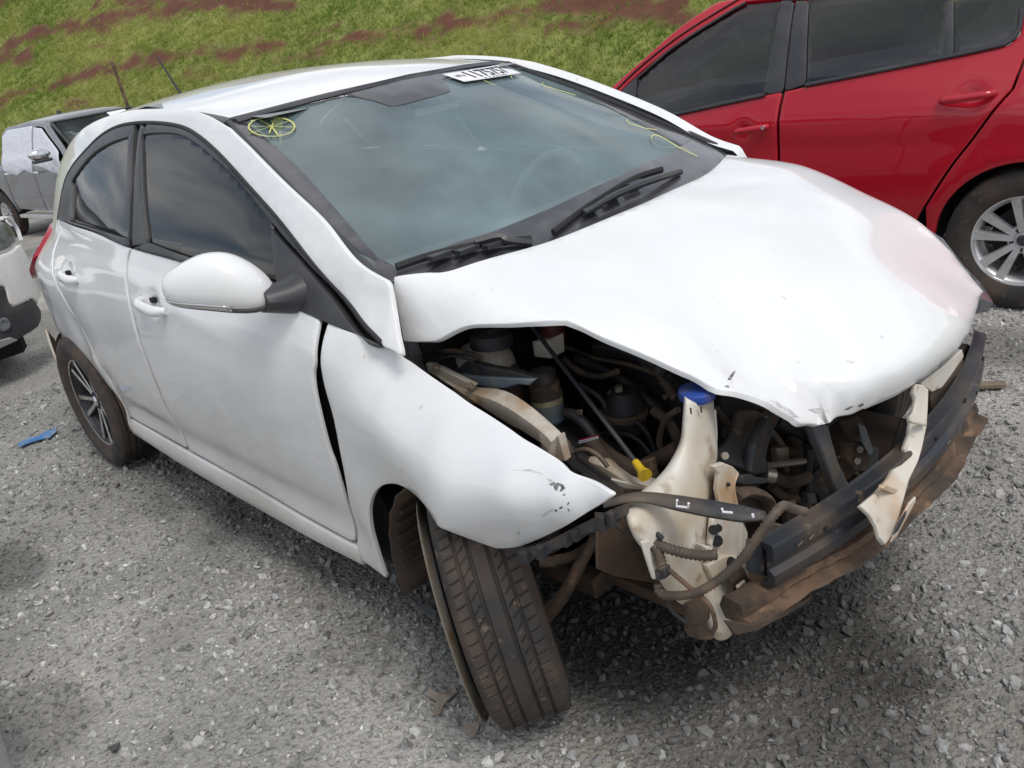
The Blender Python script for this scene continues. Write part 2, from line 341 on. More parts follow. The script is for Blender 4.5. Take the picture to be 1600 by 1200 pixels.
def panel(name, outline, fn, mat, parent, outward, step=.035, r=.004, th=.015, edge=None, lip=None):
    """sheet over the surface fn(u,v) inside a closed (u,v) outline: rounded edge of radius r, turned-in flange th"""
    P = resample(outline, edge or step*.5, True)
    if np.sum(P[:, 0]*np.roll(P[:, 1], -1)-np.roll(P[:, 0], -1)*P[:, 1]) < 0: P = P[::-1]
    t = np.roll(P, -1, 0)-np.roll(P, 1, 0); t /= np.linalg.norm(t, axis=1)[:, None]+1e-12; nin = np.c_[-t[:, 1], t[:, 0]]
    rings = [P+nin*(r*k) for k in (.3, 1.)]
    lo, hi = P.min(0), P.max(0)
    gx, gy = np.meshgrid(np.arange(lo[0], hi[0], step), np.arange(lo[1], hi[1], step)); gx[::2] += step*.5
    G = np.c_[gx.ravel(), gy.ravel()]; G = G[inside(G, P)]; G = G[dist_to(G, P) > max(r*1.5, step*.4)]
    R = np.vstack(rings); R = R[inside(R, P)]; dr = dist_to(R, P); R = R[dr > r*.22]
    Q = np.vstack([P, R, G]); n = len(P)
    res = delaunay_2d_cdt([Vector(map(float, q)) for q in Q], [(i, (i+1) % n) for i in range(n)], [], 1, 1e-7)
    Q2 = np.array([tuple(v) for v in res[0]]); F = [f for f in res[2]]
    X = fn(Q2[:, 0], Q2[:, 1]); e = 1e-3
    nu = np.cross(fn(Q2[:, 0]+e, Q2[:, 1])-fn(Q2[:, 0]-e, Q2[:, 1]), fn(Q2[:, 0], Q2[:, 1]+e)-fn(Q2[:, 0], Q2[:, 1]-e))
    nu /= np.linalg.norm(nu, axis=1)[:, None]+1e-12
    o_ = outward(X) if callable(outward) else np.tile(np.array(outward, float), (len(X), 1))
    sg = np.sign((nu*o_).sum(1).sum()) or 1.; nu = nu*sg
    d = dist_to(Q2, P); k = np.clip(1-d/r, 0, 1); X = X-nu*(r*(1-np.sqrt(1-k*k)))[:, None]
    V = list(X); FF = []
    fa = np.array([f[:3] for f in F]); qs = (np.cross(X[fa[:, 1]]-X[fa[:, 0]], X[fa[:, 2]]-X[fa[:, 0]])*nu[fa[:, 0]]).sum()
    FF = [tuple(f) if qs > 0 else tuple(f[::-1]) for f in F]
    # flange
    bd = {}
    for f in FF:
        for i in range(len(f)):
            a, b = f[i], f[(i+1) % len(f)]
            if (b, a) in bd: del bd[(b, a)]
            else: bd[(a, b)] = 1
    back = {}
    for a, b in bd:
        for q in (a, b):
            if q not in back: back[q] = len(V); V.append(X[q]-nu[q]*th)
    FF += [(b, a, back[a], back[b]) for a, b in bd]
    return mesh(name, V, FF, mat, parent, True)
def cat(*a): return np.vstack([np.atleast_2d(np.array(q, float)) for q in a])
# ------------------------------------------------------------------ terrain
_tab = RNG.random((256, 256))
def vnoise(x, y, sc=1., oct=4, seed=0):
    x = np.asarray(x, float)*sc+seed*17.3; y = np.asarray(y, float)*sc+seed*9.1; o = np.zeros(np.broadcast(x, y).shape); a = .5; tot = 0
    for k in range(oct):
        xi = np.floor(x).astype(int); yi = np.floor(y).astype(int); fx = x-xi; fy = y-yi; fx = fx*fx*(3-2*fx); fy = fy*fy*(3-2*fy)
        g = lambda i, j: _tab[(xi+i) % 256, (yi+j) % 256]
        o = o+a*((g(0, 0)*(1-fx)+g(1, 0)*fx)*(1-fy)+(g(0, 1)*(1-fx)+g(1, 1)*fx)*fy); tot += a
        a *= .5; x = x*2.03+5.2; y = y*2.03+1.7
    return o/tot
def gz(x, y):
    """yard level: flat round the cars, falling gently away behind them"""
    t = np.clip(-np.asarray(x, float)-2.3, 0, 14); s = np.clip(t/1.5, 0, 1)
    return -.0475*t*s + 0*np.asarray(y, float)
def dusty(x, y):
    """0 = loose clean stone, 1 = trodden dusty track"""
    b = vnoise(x, y, .55, 3, 3)
    side = np.clip((-.55-(y-.25*(x-1.2)))/.5, 0, 1)*np.clip((1.9-x)/.8, 0, 1)
    return np.clip(.25+.75*side+1.3*(b-.5), 0, 1)
DAMP_SHADE = [(1.50, -.35, .62, .50, .50), (1.12, -.15, .95, .62, .50), (-.2, -.62, .9, .16, .30)]+[(*at(a_, b_, z=0)[:2], r_, q_, m_) for a_, b_, r_, q_, m_ in ((10, 890, .22, .12, .45), (60, 1120, .22, .13, .40), (300, 800, .32, .14, .30), (560, 1000, .16, .12, .22), (1570, 540, .5, .18, .35), (1320, 1020, .3, .1, .3))]  # under-car entries paint the shadow darker; the rest are moist patches
def damp_shade(x, y):
    """moist, earthy patches against pale dust, plus shade painted under the car"""
    a = vnoise(x, y, .9, 4, 71); b = vnoise(x, y, 3.1, 3, 72)
    k = np.clip(.66+1.35*(a-.28)+.45*(b-.5), .55, 1.3)
    # leaked fluid and moist hollows, with under-car shadow deepened in the colour
    for cx, cy, rx, ry, m in DAMP_SHADE:
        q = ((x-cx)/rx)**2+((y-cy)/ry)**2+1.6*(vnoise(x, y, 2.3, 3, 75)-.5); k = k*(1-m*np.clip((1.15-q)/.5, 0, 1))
    return k
def lines(a, b, st, far): 
    c = list(np.arange(a, b+1e-6, st)); q = st; lo = []; hi = []
    x = a
    while x > -far: q *= 1.35; x -= q; lo.append(x)
    q = st; x = b
    while x < far: q *= 1.35; x += q; hi.append(x)
    return np.array(lo[::-1]+c+hi)
gxs = lines(-6, 4, .06, 500); gys = lines(-4, 5, .06, 500)
GX, GY = np.meshgrid(gxs, gys, indexing='ij')
near = np.exp(-((GX-.5)**2+(GY)**2)/40)
GZ = gz(GX, GY)+near*(.030*(vnoise(GX, GY, 1.6, 3, 5)-.5)+.016*(vnoise(GX, GY, 7, 2, 6)-.5))
ni, nj = GX.shape
gv = np.c_[GX.ravel(), GY.ravel(), GZ.ravel()]
ii, jj = np.meshgrid(np.arange(ni-1), np.arange(nj-1), indexing='ij'); a = (ii*nj+jj).ravel()
gf = np.c_[a, a+nj, a+nj+1, a+1]
gm, t, b = nodes('gravel_yard')
c, f1 = noise_mix(t, (.27, .266, .254), (.41, .398, .372), 1.3, .35, .65)
c, _ = noise_mix(t, c, (.29, .255, .215), .8, .55, .8)
c, _ = noise_mix(t, c, (.13, .13, .127), 55, .52, .74, 8)
c, _ = noise_mix(t, c, (.46, .455, .44), 85, .60, .75, 4)
atn = t.nodes.new('ShaderNodeAttribute'); atn.attribute_name = 'Col'
mul = t.nodes.new('ShaderNodeMix'); mul.data_type = 'RGBA'; mul.blend_type = 'MULTIPLY'; mul.inputs['Factor'].default_value = 1
t.links.new(c, mul.inputs['A']); t.links.new(atn.outputs['Color'], mul.inputs['B'])
t.links.new(mul.outputs['Result'], b.inputs['Base Color']); b.inputs['Roughness'].default_value = .95
tcn = t.nodes.new('ShaderNodeTexCoord'); vo = t.nodes.new('ShaderNodeTexVoronoi'); vo.inputs['Scale'].default_value = 62; t.links.new(tcn.outputs['Object'], vo.inputs['Vector'])
nz = t.nodes.new('ShaderNodeTexNoise'); nz.inputs['Scale'].default_value = 130; nz.inputs['Detail'].default_value = 8; t.links.new(tcn.outputs['Object'], nz.inputs['Vector'])
ad = t.nodes.new('ShaderNodeMath'); ad.operation = 'MULTIPLY_ADD'; t.links.new(vo.outputs['Distance'], ad.inputs[0]); ad.inputs[1].default_value = -.9; t.links.new(nz.outputs['Fac'], ad.inputs[2])
bp = t.nodes.new('ShaderNodeBump'); bp.inputs['Strength'].default_value = .9; bp.inputs['Distance'].default_value = .012
t.links.new(ad.outputs[0], bp.inputs['Height']); t.links.new(bp.outputs[0], b.inputs['Normal'])
ground = mesh('ground', gv, gf, gm); dm = damp_shade(GX, GY).ravel()[:, None]*np.array([1, .99, .97])
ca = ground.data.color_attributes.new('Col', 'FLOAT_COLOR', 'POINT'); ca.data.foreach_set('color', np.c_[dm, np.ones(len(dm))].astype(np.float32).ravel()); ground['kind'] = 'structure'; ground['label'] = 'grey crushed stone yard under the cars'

def ground_z(x, y):
    near = np.exp(-((x-.5)**2+y**2)/40)
    return gz(x, y)+near*(.030*(vnoise(x, y, 1.6, 3, 5)-.5)+.016*(vnoise(x, y, 7, 2, 6)-.5))

def ico(sub):
    bm = bmesh.new(); bmesh.ops.create_icosphere(bm, subdivisions=sub, radius=1)
    V = np.array([v.co[:] for v in bm.verts]); F = np.array([[v.index for v in f.verts] for f in bm.faces]); bm.free(); return V, F
def rotmats(n):
    q = RNG.normal(size=(n, 4)); q /= np.linalg.norm(q, axis=1)[:, None]; w_, x, y, z = q.T
    return np.stack([1-2*(y*y+z*z), 2*(x*y-z*w_), 2*(x*z+y*w_), 2*(x*y+z*w_), 1-2*(x*x+z*z), 2*(y*z-x*w_), 2*(x*z-y*w_), 2*(y*z+x*w_), 1-2*(x*x+y*y)], 1).reshape(n, 3, 3)
def tri_mesh(name, V, F, colors, mat):
    me = bpy.data.meshes.new(name); nv, nf = len(V), len(F)
    me.vertices.add(nv); me.vertices.foreach_set('co', V.astype(np.float32).ravel())
    me.loops.add(nf*3); me.loops.foreach_set('vertex_index', F.astype(np.int32).ravel())
    me.polygons.add(nf); me.polygons.foreach_set('loop_start', np.arange(0, nf*3, 3, dtype=np.int32))
    me.update(calc_edges=True); me.validate()
    ca = me.color_attributes.new('Col', 'FLOAT_COLOR', 'POINT'); ca.data.foreach_set('color', np.c_[colors, np.ones(nv)].astype(np.float32).ravel())
    me.materials.append(mat); return link(bpy.data.objects.new(name, me))
def attr_mat(name, rough, bump=None, trans=0):
    m, t, b = nodes(name); at_ = t.nodes.new('ShaderNodeAttribute'); at_.attribute_name = 'Col'
    if bump:
        c, _ = noise_mix(t, at_.outputs['Color'], (.10, .10, .098), bump[0]*.7, .5, .85); add_bump(t, b, *bump)
    else: c = at_.outputs['Color']
    t.links.new(c, b.inputs['Base Color']); b.inputs['Roughness'].default_value = rough
    if trans: b.inputs['Subsurface Weight'].default_value = 0
    return m
stone_mat = attr_mat('crushed_stone', .9, (140, .5, .003))
def scatter(name, n, reg, size, sub, bias, sink):
    """n stones inside reg, thinner on dusty ground"""
    x = RNG.uniform(reg[0], reg[1], n*3); y = RNG.uniform(reg[2], reg[3], n*3)
    dcam = np.hypot(x-CAM_LOC[0], y-CAM_LOC[1])
    ru = (x-CAM_LOC[0])*CR[0]+(y-CAM_LOC[1])*CR[1]; fu = (x-CAM_LOC[0])*_f[0]+(y-CAM_LOC[1])*_f[1]
    ok = (fu > .25) & (np.abs(ru) < .78*fu+.9)
    clump = vnoise(x, y, 2.2, 3, 11)
    p = (1-bias*dusty(x, y))*np.clip(1.9*clump, .15, 1.2)*np.clip(2.6/np.maximum(dcam, 1.3), .15, 1)
    k = ok & (RNG.random(n*3) < p); x, y = x[k][:n], y[k][:n]; m = len(x)
    V0, F0 = ico(sub); nv = len(V0)
    s = size[0]*(size[1]/size[0])**(RNG.random(m)**2.0)
    V = np.repeat(V0[None], m, 0)*(1+.75*(RNG.random((m, nv, 1))-.5)); V = V*np.c_[RNG.uniform(.75, 1.35, m), RNG.uniform(.7, 1.1, m), RNG.uniform(.35, .75, m)][:, None]
    # crush facets: clamp along random directions
    for _ in range(3):
        d = RNG.normal(size=(m, 1, 3)); d /= np.linalg.norm(d, axis=2)[:, :, None]; h = (V*d).sum(2, keepdims=True); lim = RNG.uniform(.38, .75, (m, 1, 1)); V = V-d*np.maximum(h-lim, 0)
    R = rotmats(m); V = np.einsum('mij,mvj->mvi', R, V)*s[:, None, None]
    V += np.c_[x, y, ground_z(x, y)+s*sink][:, None]
    F = (F0[None]+(np.arange(m)*nv)[:, None, None]).reshape(-1, 3)
    g = RNG.uniform(.17, .46, m)*np.where(RNG.random(m) < .12, 1.35, 1); tint = 1+.015*RNG.normal(size=(m, 3))*[1, .4, 1]
    g = g*damp_shade(x, y)
    C = np.repeat(g[:, None]*tint*[1.0, .985, .945], nv, 0)
    o = tri_mesh(name, V.reshape(-1, 3), F, C, stone_mat); o.data.shade_flat(); return o
g1 = scatter('gravel', 42000, (-2.8, 3.2, -2.6, 3.6), (.005, .0178), 1, .5, .2)
tag(g1, 'loose crushed grey stones strewn over the yard', 'gravel', kind='stuff')
g2 = scatter('fine_gravel', 52000, (-5, 3.6, -3, 4.6), (.003, .008), 1, .45, .3)
tag(g2, 'fine grey grit between the larger loose stones', 'gravel', kind='stuff')

# ------------------------------------------------------------------ grass bank
HV = np.array([-.477, .879]); HE = np.array([.879, .477]); HP = CAM_LOC[:2]+19.0*np.array([-.755, .655])
def hill_xy(s, d): 
    p = HP
    return p[0]+HE[0]*s+HV[0]*d, p[1]+HE[1]*s+HV[1]*d
def hill_h(s, d):
    base = -1.0+.62*np.clip(d, 0, 13)+.0*s
    base = np.where(d > 13, base+.02*(d-13), base)
    rough = np.clip(d/1.5, 0, 1)
    return base+rough*(.55*(vnoise(s, d, .22, 3, 21)-.5)+.20*(vnoise(s, d, 1.1, 3, 22)-.5)+.05*(vnoise(s, d, 6, 2, 23)-.5))
def hill_sd(px, py):
    X = on(px, py, lambda P: P[:, 2]-(-1.0+.62*((P[:, :2]-HP)@HV)), 8., 60.); return ((X[:2]-HP)@HE, (X[:2]-HP)@HV)
BANDS = [(np.array(sorted(hill_sd(*q) for q in L_)), w_) for L_, w_ in (
    ([(2, 80), (60, 62), (120, 48), (230, 22), (340, 4)], .60), ([(2, 166), (60, 145), (130, 128), (200, 112), (290, 98)], .42), ([(270, 96), (350, 88), (430, 70), (530, 40)], .32),
    ([(620, 62), (700, 45), (790, 25), (900, 4)], .55), ([(850, 52), (930, 38), (1020, 18), (1080, 6)], .38), ([(150, 12), (250, 6), (330, 2)], .5), ([(480, 70), (560, 58), (640, 50)], .2))]
def soil(s, d):
    """1 = bare red earth: long washed-out streaks along the bank"""
    v = d+.16*s
    a = vnoise(s*.42, v*1.5, .62, 4, 31); b = vnoise(s, d, 2.2, 4, 33); e = vnoise(s, d, .7, 3, 34)
    m = (a+.25*(b-.5)-.56)/.12
    for line, w_ in BANDS:
        dl = np.interp(s, line[:, 0], line[:, 1], left=-50, right=-50); m = np.maximum(m, 1.1-np.abs(d-dl)/w_+2.6*(b-.5)+1.6*(e-.5))
    return np.clip(m*.9, 0, 1)
hs = np.arange(-48, 44, .12); hd = np.r_[np.arange(-.6, 11, .12), np.arange(11, 30, .8)]
HS, HDm = np.meshgrid(hs, hd, indexing='ij'); hx, hy = hill_xy(HS, HDm); hz = hill_h(HS, HDm)
ni, nj = HS.shape; ii, jj = np.meshgrid(np.arange(ni-1), np.arange(nj-1), indexing='ij'); a = (ii*nj+jj).ravel()
hill = mesh('hill', np.c_[hx.ravel(), hy.ravel(), hz.ravel()], np.c_[a, a+nj, a+nj+1, a+1], attr_mat('bank_earth', .95, None))
so = soil(HS, HDm).ravel()[:, None]; nv_ = vnoise(HS, HDm, 5, 3, 41).ravel()[:, None]; n2_ = vnoise(HS, HDm, 1.2, 3, 42).ravel()[:, None]
hc = so*(np.array([.105, .038, .022])*(.7+.6*nv_))+(1-so)*(np.array([.22, .235, .06])*(.6+.8*nv_)*(1-.25*n2_))
ca = hill.data.color_attributes.new('Col', 'FLOAT_COLOR', 'POINT'); ca.data.foreach_set('color', np.c_[hc, np.ones(len(hc))].astype(np.float32).ravel())
hill['kind'] = 'structure'; hill['label'] = 'red earth bank rising behind the parked cars'
def blade_mat():
    m, t, b = nodes('grass_blades'); t.nodes.remove(b); o = t.nodes['Material Output']; a_ = t.nodes.new('ShaderNodeAttribute'); a_.attribute_name = 'Col'
    d = t.nodes.new('ShaderNodeBsdfDiffuse'); tr = t.nodes.new('ShaderNodeBsdfTranslucent'); mx = t.nodes.new('ShaderNodeMixShader'); mx.inputs[0].default_value = .45
    for q in (d, tr): t.links.new(a_.outputs['Color'], q.inputs[0])
    t.links.new(d.outputs[0], mx.inputs[1]); t.links.new(tr.outputs[0], mx.inputs[2]); t.links.new(mx.outputs[0], o.inputs[0]); return m
def grass(n):
    s = RNG.uniform(-26, 15, n); d = RNG.uniform(0, 10.5, n)**1.0; k = (RNG.random(n) > .93*soil(s, d)) & (RNG.random(n) < .35+1.1*vnoise(s, d, 1.5, 3, 51))
    s, d = s[k], d[k]; m = len(s); nb = 4
    S2 = np.repeat(s, nb)+RNG.normal(0, .035, m*nb); D2 = np.repeat(d, nb)+RNG.normal(0, .035, m*nb)
    x, y = hill_xy(S2, D2); z = hill_h(S2, D2)-.01; M_n = len(x)
    an = RNG.uniform(0, 2*np.pi, M_n); ln = RNG.uniform(.05, .13, M_n)*np.repeat(.55+1.7*RNG.random(m)**3, nb); wd = RNG.uniform(.006, .014, M_n)
    lean = RNG.normal(0, .55, (M_n, 2))
    B = np.c_[x, y, z]; o = np.c_[np.cos(an), np.sin(an), np.zeros(M_n)]*wd[:, None]
    tip = B+np.c_[lean*ln[:, None], ln]
    V = np.stack([B-o, B+o, tip], 1).reshape(-1, 3); F = np.arange(M_n*3).reshape(-1, 3)
    tone = np.repeat(vnoise(s, d, .5, 3, 61), nb); rnd = RNG.uniform(.65, 1.3, M_n)
    c0 = np.array([.20, .30, .055]); c1 = np.array([.43, .44, .13])
    mixv = np.clip((tone-.35)/.4+RNG.normal(0, .15, M_n), 0, 1)[:, None]
    C = (c0*(1-mixv)+c1*mixv)*rnd[:, None]
    o_ = tri_mesh('grass', V, F, np.repeat(C, 3, 0), blade_mat()); return o_
gr = grass(115000)
tag(gr, 'patchy green grass growing on the red earth bank', 'grass', kind='stuff')
# ================================================================== the damaged white hatchback
CAR = empty('hatchback', (0, 0, 0))
tag(CAR, 'white hatchback with smashed front end, missing bumper and splayed front wheel', 'car')
Bz = pchip([.0, .15, .21, .27, .34, .45, .6, .75, .86, .93, .98, 1.04, 1.15, 1.3, 1.38, 1.43, 1.47],
           [.70, .765, .800, .806, .798, .815, .832, .836, .826, .806, .788, .770, .722, .645, .595, .545, .47])
Tx = pchip([-1.95, -1.86, -1.75, -1.62, -1.45, -1.2, -.8, -.2, .4, .8, 1.1, 1.4, 1.7, 2.0],
           [-.45, -.26, -.15, -.092, -.050, -.026, -.008, 0, 0, -.01, -.012, -.02, -.07, -.25])
Gx = pchip([-1.9, -1.4, -.9, -.3, .3, .6, .8, 1.0, 1.3], [-.115, -.075, -.028, 0, -.004, -.012, -.026, -.048, -.07])
def S(x, z):
    g = np.clip((np.asarray(z, float)-.85)/.16, 0, 1); g = g*g*(3-2*g)
    x = np.asarray(x, float); z = np.asarray(z, float)
    zc = np.interp(x, [-1.6, -.3, .2, .6], [.958, .958, .875, .80]); k1 = np.interp(x, [-1.5, -1.2, .1, .6], [0, 1, 1, 0]); k2 = np.interp(x, [-.85, -.6, .55, .75], [0, 1, 1, 0])
    cr = .012*k1*np.exp(-np.sqrt((z-zc)**2+.006**2)/.05)-.009*k2*np.exp(-np.sqrt((z-.375)**2+.006**2)/.035)
    return Bz(z)+Tx(x)+g*Gx(x)+cr
def gauss(x, z, cx, cz, rx, rz): return np.exp(-((x-cx)/rx)**2-((z-cz)/rz)**2)
def dents(x, z):
    """knocks in the right flank (metres inwards)"""
    return (.014*gauss(x, z, -1.02, .66, .07, .09)-.008*gauss(x, z, -.93, .54, .05, .05)+.010*gauss(x, z, -.86, .49, .045, .05)
            +.012*gauss(x, z, -1.45, .72, .10, .12)-.008*gauss(x, z, -1.36, .64, .06, .05)
            +.006*gauss(x, z, .45, .80, .16, .07)+.004*gauss(x, z, -.1, .56, .3, .06)
            +.007*gauss(x, z, .66, .88, .07, .05)+.020*gauss(x, z, -.105, .895, .045, .030)+.018*gauss(x, z, -.945, .90, .045, .028)+.005*np.sin(x*9)*gauss(x, z, -.75, .75, .2, .1))
def sideR(x, z): return S(x, z)-dents(x, z)
def fR(off=0.): return lambda u, v: np.c_[u, -(sideR(u, v)+off), v]
def fL(off=0.): return lambda u, v: np.c_[u, S(u, v)+off, v]
def gR(X): return -X[:, 1]-S(X[:, 0], X[:, 2])
def sp(*px): return np.array([on(a, b, gR)[[0, 2]] for a, b in px])
OUT_R = lambda X: np.c_[np.zeros(len(X)), -np.ones(len(X)), .15*np.ones(len(X))]
OUT_L = lambda X: np.c_[np.zeros(len(X)), np.ones(len(X)), .15*np.ones(len(X))]

# ---- outlines in the side view (x, z)
frame_out = crom(cat(sp((90, 345)), sp((103, 280)), sp((135, 235)), sp((170, 205)), sp((212, 194)), sp((270, 197)), sp((310, 215)), sp((360, 262)),
                     sp((430, 340)), sp((500, 428)), sp((560, 500)), sp((594, 538))), 6)
a_tip = frame_out[-1]
belt_r = crom([(-1.247, 1.058), (-.95, 1.060), (-.63, 1.058), (-.30, 1.038)], 5)
belt_f = crom([(-.265, 1.036), (.16, 1.018), (.45, .995), (.66, .962), (.79, .945)], 5)
door_front_edge = crom(sp((499, 500), (491, 563), (489, 590), (500, 650), (513, 700), (524, 730), (540, 783), (553, 845)), 4)
b_shut = crom([(-.278, 1.036), (-.300, .98), (-.285, .83), (-.295, .62), (-.315, .45), (-.305, .318)], 4)
rear_cut = crom([(-1.262, 1.055), (-1.235, .95), (-1.085, .84), (-1.00, .74), (-.915, .655), (-.885, .55), (-.875, .45), (-.865, .318)], 5)
def arch(cx, cz, rx, rz, a0, a1, n=24):
    q = np.radians(np.linspace(a0, a1, n)); return np.c_[cx+rx*np.cos(q), cz+rz*np.sin(q)]
RA = arch(-1.245, .275, .345, .300, -8, 188, 34)
o_door_f = cat(belt_f[:-1], door_front_edge, [(.69, .296), (.2, .312), (-.295, .316)], b_shut[::-1][1:-1])
o_door_r = cat(belt_r, [(-.289, 1.036)], b_shut[1:-1]+[-.014, 0], [(-.318, .318), (-.855, .316)], (rear_cut[::-1]+[.009, 0])[1:-1])
# flank behind the rear door, C pillar, cant rail and A pillar in one pressing
ws_edge = crom(sp((606, 441), (555, 408), (500, 340), (433, 276), (390, 232), (356, 198)), 6)
roof_edge = crom(cat(sp((356, 198)), sp((325, 180)), sp((290, 169)), [(-.2, 1.424), (-.5, 1.432), (-.8, 1.418), (-1.05, 1.386), (-1.25, 1.335), (-1.40, 1.27)]), 5)
hatch_edge = crom([(-1.40, 1.27), (-1.50, 1.18), (-1.585, 1.08), (-1.655, 1.0)], 5)
tail_cut = crom([(-1.655, 1.0), (-1.60, .96), (-1.53, .90), (-1.56, .84), (-1.62, .80)], 4)
quarter_low = crom([(-1.62, .80), (-1.64, .70), (-1.60, .60), (-1.575, .565)], 4)
o_side = cat(crom(sp((598, 541), (612, 547), (627, 554), (621, 522), (613, 478), (606, 441)), 3), ws_edge[1:], roof_edge[1:], hatch_edge[1:], tail_cut[1:], quarter_low[1:], RA[::-1][:-2][np.where(RA[::-1][:-2][:, 1] > .25)[0]],
             [(-.885, .235)], (rear_cut[::-1]+[-.006, .006])[1:-1], [(-1.262, 1.066)], frame_out[1:-1]+[0, .006])
def mirror_pair(name, outl, mat, off=0., **k):
    a = panel(name, outl, fR(off), mat, CAR, OUT_R, **k); panel(name, outl, fL(off), mat, CAR, OUT_L, **k); return a
door_f = panel('front_door', o_door_f, fR(), 'white', CAR, OUT_R, step=.018, th=.006, r=.003)
door_f['label'] = 'dusty white front door with faint scuffs'
door_fl = panel('front_door', o_door_f, fL(), 'white', CAR, OUT_L, step=.06, th=.03, r=.006)
door_r = panel('rear_door', o_door_r, fR(), 'white', CAR, OUT_R, step=.018, th=.006, r=.003)
door_rl = panel('rear_door', o_door_r, fL(), 'white', CAR, OUT_L, step=.06, th=.03, r=.006)
panel('body_side', o_side, fR(), 'white', CAR, OUT_R, step=.03, th=.010, r=.003, edge=.012)
panel('body_side', o_side, fL(), 'white', CAR, OUT_L, step=.05, th=.03, r=.006, edge=.016)
# sill below the doors
o_sill = cat(crom([(.745, .292), (.69, .286), (.2, .302), (-.295, .306), (-.86, .306)], 5), [(-.90, .236)], crom([(-.88, .226), (-.3, .215), (.2, .215), (.72, .218)], 5))
mirror_pair('sill', o_sill, 'white', step=.04, th=.05, r=.01)

# ---- black window frames, glass, B pillar
gf_o = crom(sp((222, 210), (250, 207), (290, 213), (340, 251), (385, 298), (425, 347)), 5)
glass_f = cat(gf_o, sp((433, 440), (380, 427), (300, 404), (232, 380)))
gr_o = crom(sp((202, 213), (170, 224), (140, 245), (115, 278)), 5)
glass_r = cat(gr_o, sp((112, 347), (150, 358), (201, 374)))
frame_band = lambda a, b: cat(a, b[::-1])
fo = frame_out
i_b = int(np.argmin(abs(fo[:, 0]+.36)))
def under(i, dz): return fo[i]-[0, dz]
# front door frame (upper rail), rear door frame, B pillar, sail
rail_f = cat(fo[i_b+1:], [(a_tip[0]-.012, a_tip[1]-.012)], gf_o[::-1]+[0, .002], [(fo[i_b+1][0]+.003, gf_o[0][1]+.01)])
sail_px = sp((425, 347), (433, 440), (440, 476), (471, 486), (518, 506), (555, 519), (594, 537))
sail = cat(crom(sp((425, 345), (470, 396), (520, 455), (560, 503), (594, 538)), 4)[:-1] + [-.006, -.012], sail_px[::-1])
for side_f, out, door_a, door_b, st in ((fR, OUT_R, door_f, door_r, .03), (fL, OUT_L, door_fl, door_rl, .05)):
    rf = frame_band(fo[i_b+1:-4], np.vstack([gf_o]))
    panel('window_frame', rf, side_f(.002), 'black_trim', door_a, out, step=st, th=.02, r=.003, edge=.015)
    panel('mirror_sail', sail, side_f(.004), 'black_trim', door_a, out, step=st, th=.02, r=.003, edge=.012)
    rr = frame_band(fo[:i_b], np.vstack([gr_o])[::-1])
    rq = cat(fo[:6], [(gr_o[-1][0], gr_o[-1][1])], sp((112, 347)), [(-1.23, 1.062)])
    panel('window_frame', rr, side_f(.002), 'black_trim', door_b, out, step=st, th=.02, r=.003, edge=.015)
    panel('quarter_trim', cat(sp((92, 343), (104, 283), (113, 282), (111, 347))), side_f(.003), 'black_trim', door_b, out, step=st, th=.02, r=.002, edge=.015)
    panel('pillar_trim', cat([fo[i_b]+[.004, 0]], [(-.302, 1.375)], sp((222, 210)), sp((232, 381)), [(-.262, 1.046)], [(-.30, 1.20)]), side_f(.003), 'black_trim', door_a, out, step=st, th=.02, r=.002, edge=.02)
    panel('pillar_trim', cat([fo[i_b-1]-[.002, 0]], sp((202, 213)), sp((201, 374)), [(-.287, 1.048)], [(-.325, 1.20)]), side_f(.003), 'black_trim', door_b, out, step=st, th=.02, r=.002, edge=.02)
    panel('window_glass', glass_f, side_f(-.006), 'tint', door_a, out, step=.02, th=.003, r=.001, edge=.012)
    panel('window_glass', glass_r, side_f(-.006), 'tint', door_b, out, step=.02, th=.003, r=.001, edge=.012)
    # belt mouldings
    b1 = cat(crom(sp((233, 378), (300, 403), (380, 426), (440, 444)), 4), (crom([(.62, .972), (.45, 1.000), (.16, 1.022), (-.262, 1.040)], 4)))
    panel('belt_moulding', b1, side_f(.006), 'black_trim', door_a, out, step=st, th=.015, r=.005, edge=.02)
    b2 = cat(crom(sp((111, 345), (150, 357), (201, 372)), 4), [(-.288, 1.042)], crom([(-.32, 1.042), (-.63, 1.064), (-.95, 1.066), (-1.245, 1.063)], 4))
    panel('belt_moulding', b2, side_f(.006), 'black_trim', door_b, out, step=st, th=.015, r=.005, edge=.02)
# seals in the gap round the window frames
MB().tube(np.c_[fo[:, 0], -(S(fo[:, 0], fo[:, 1])-.004), fo[:, 1]+.003], .006, 6, 1).build('door_seal', 'rubber', CAR)
# dark inner skins behind the panel gaps
inner = arch(0, 0, 1, 1, 0, 1, 2)
for sgn in (-1, 1):
    V = []; F = []
    xs = np.linspace(-1.55, .84, 26); zs = np.linspace(.24, 1.03, 9)
    for x in xs:
        for z in zs: V.append((x, sgn*(S(x, z)-.05), max(z, .64) if x < -.86 else z))
    F = [(i*9+j, (i+1)*9+j, (i+1)*9+j+1, i*9+j+1) for i in range(25) for j in range(8)]
    mesh('inner_side', V, F, 'dark_void', CAR)

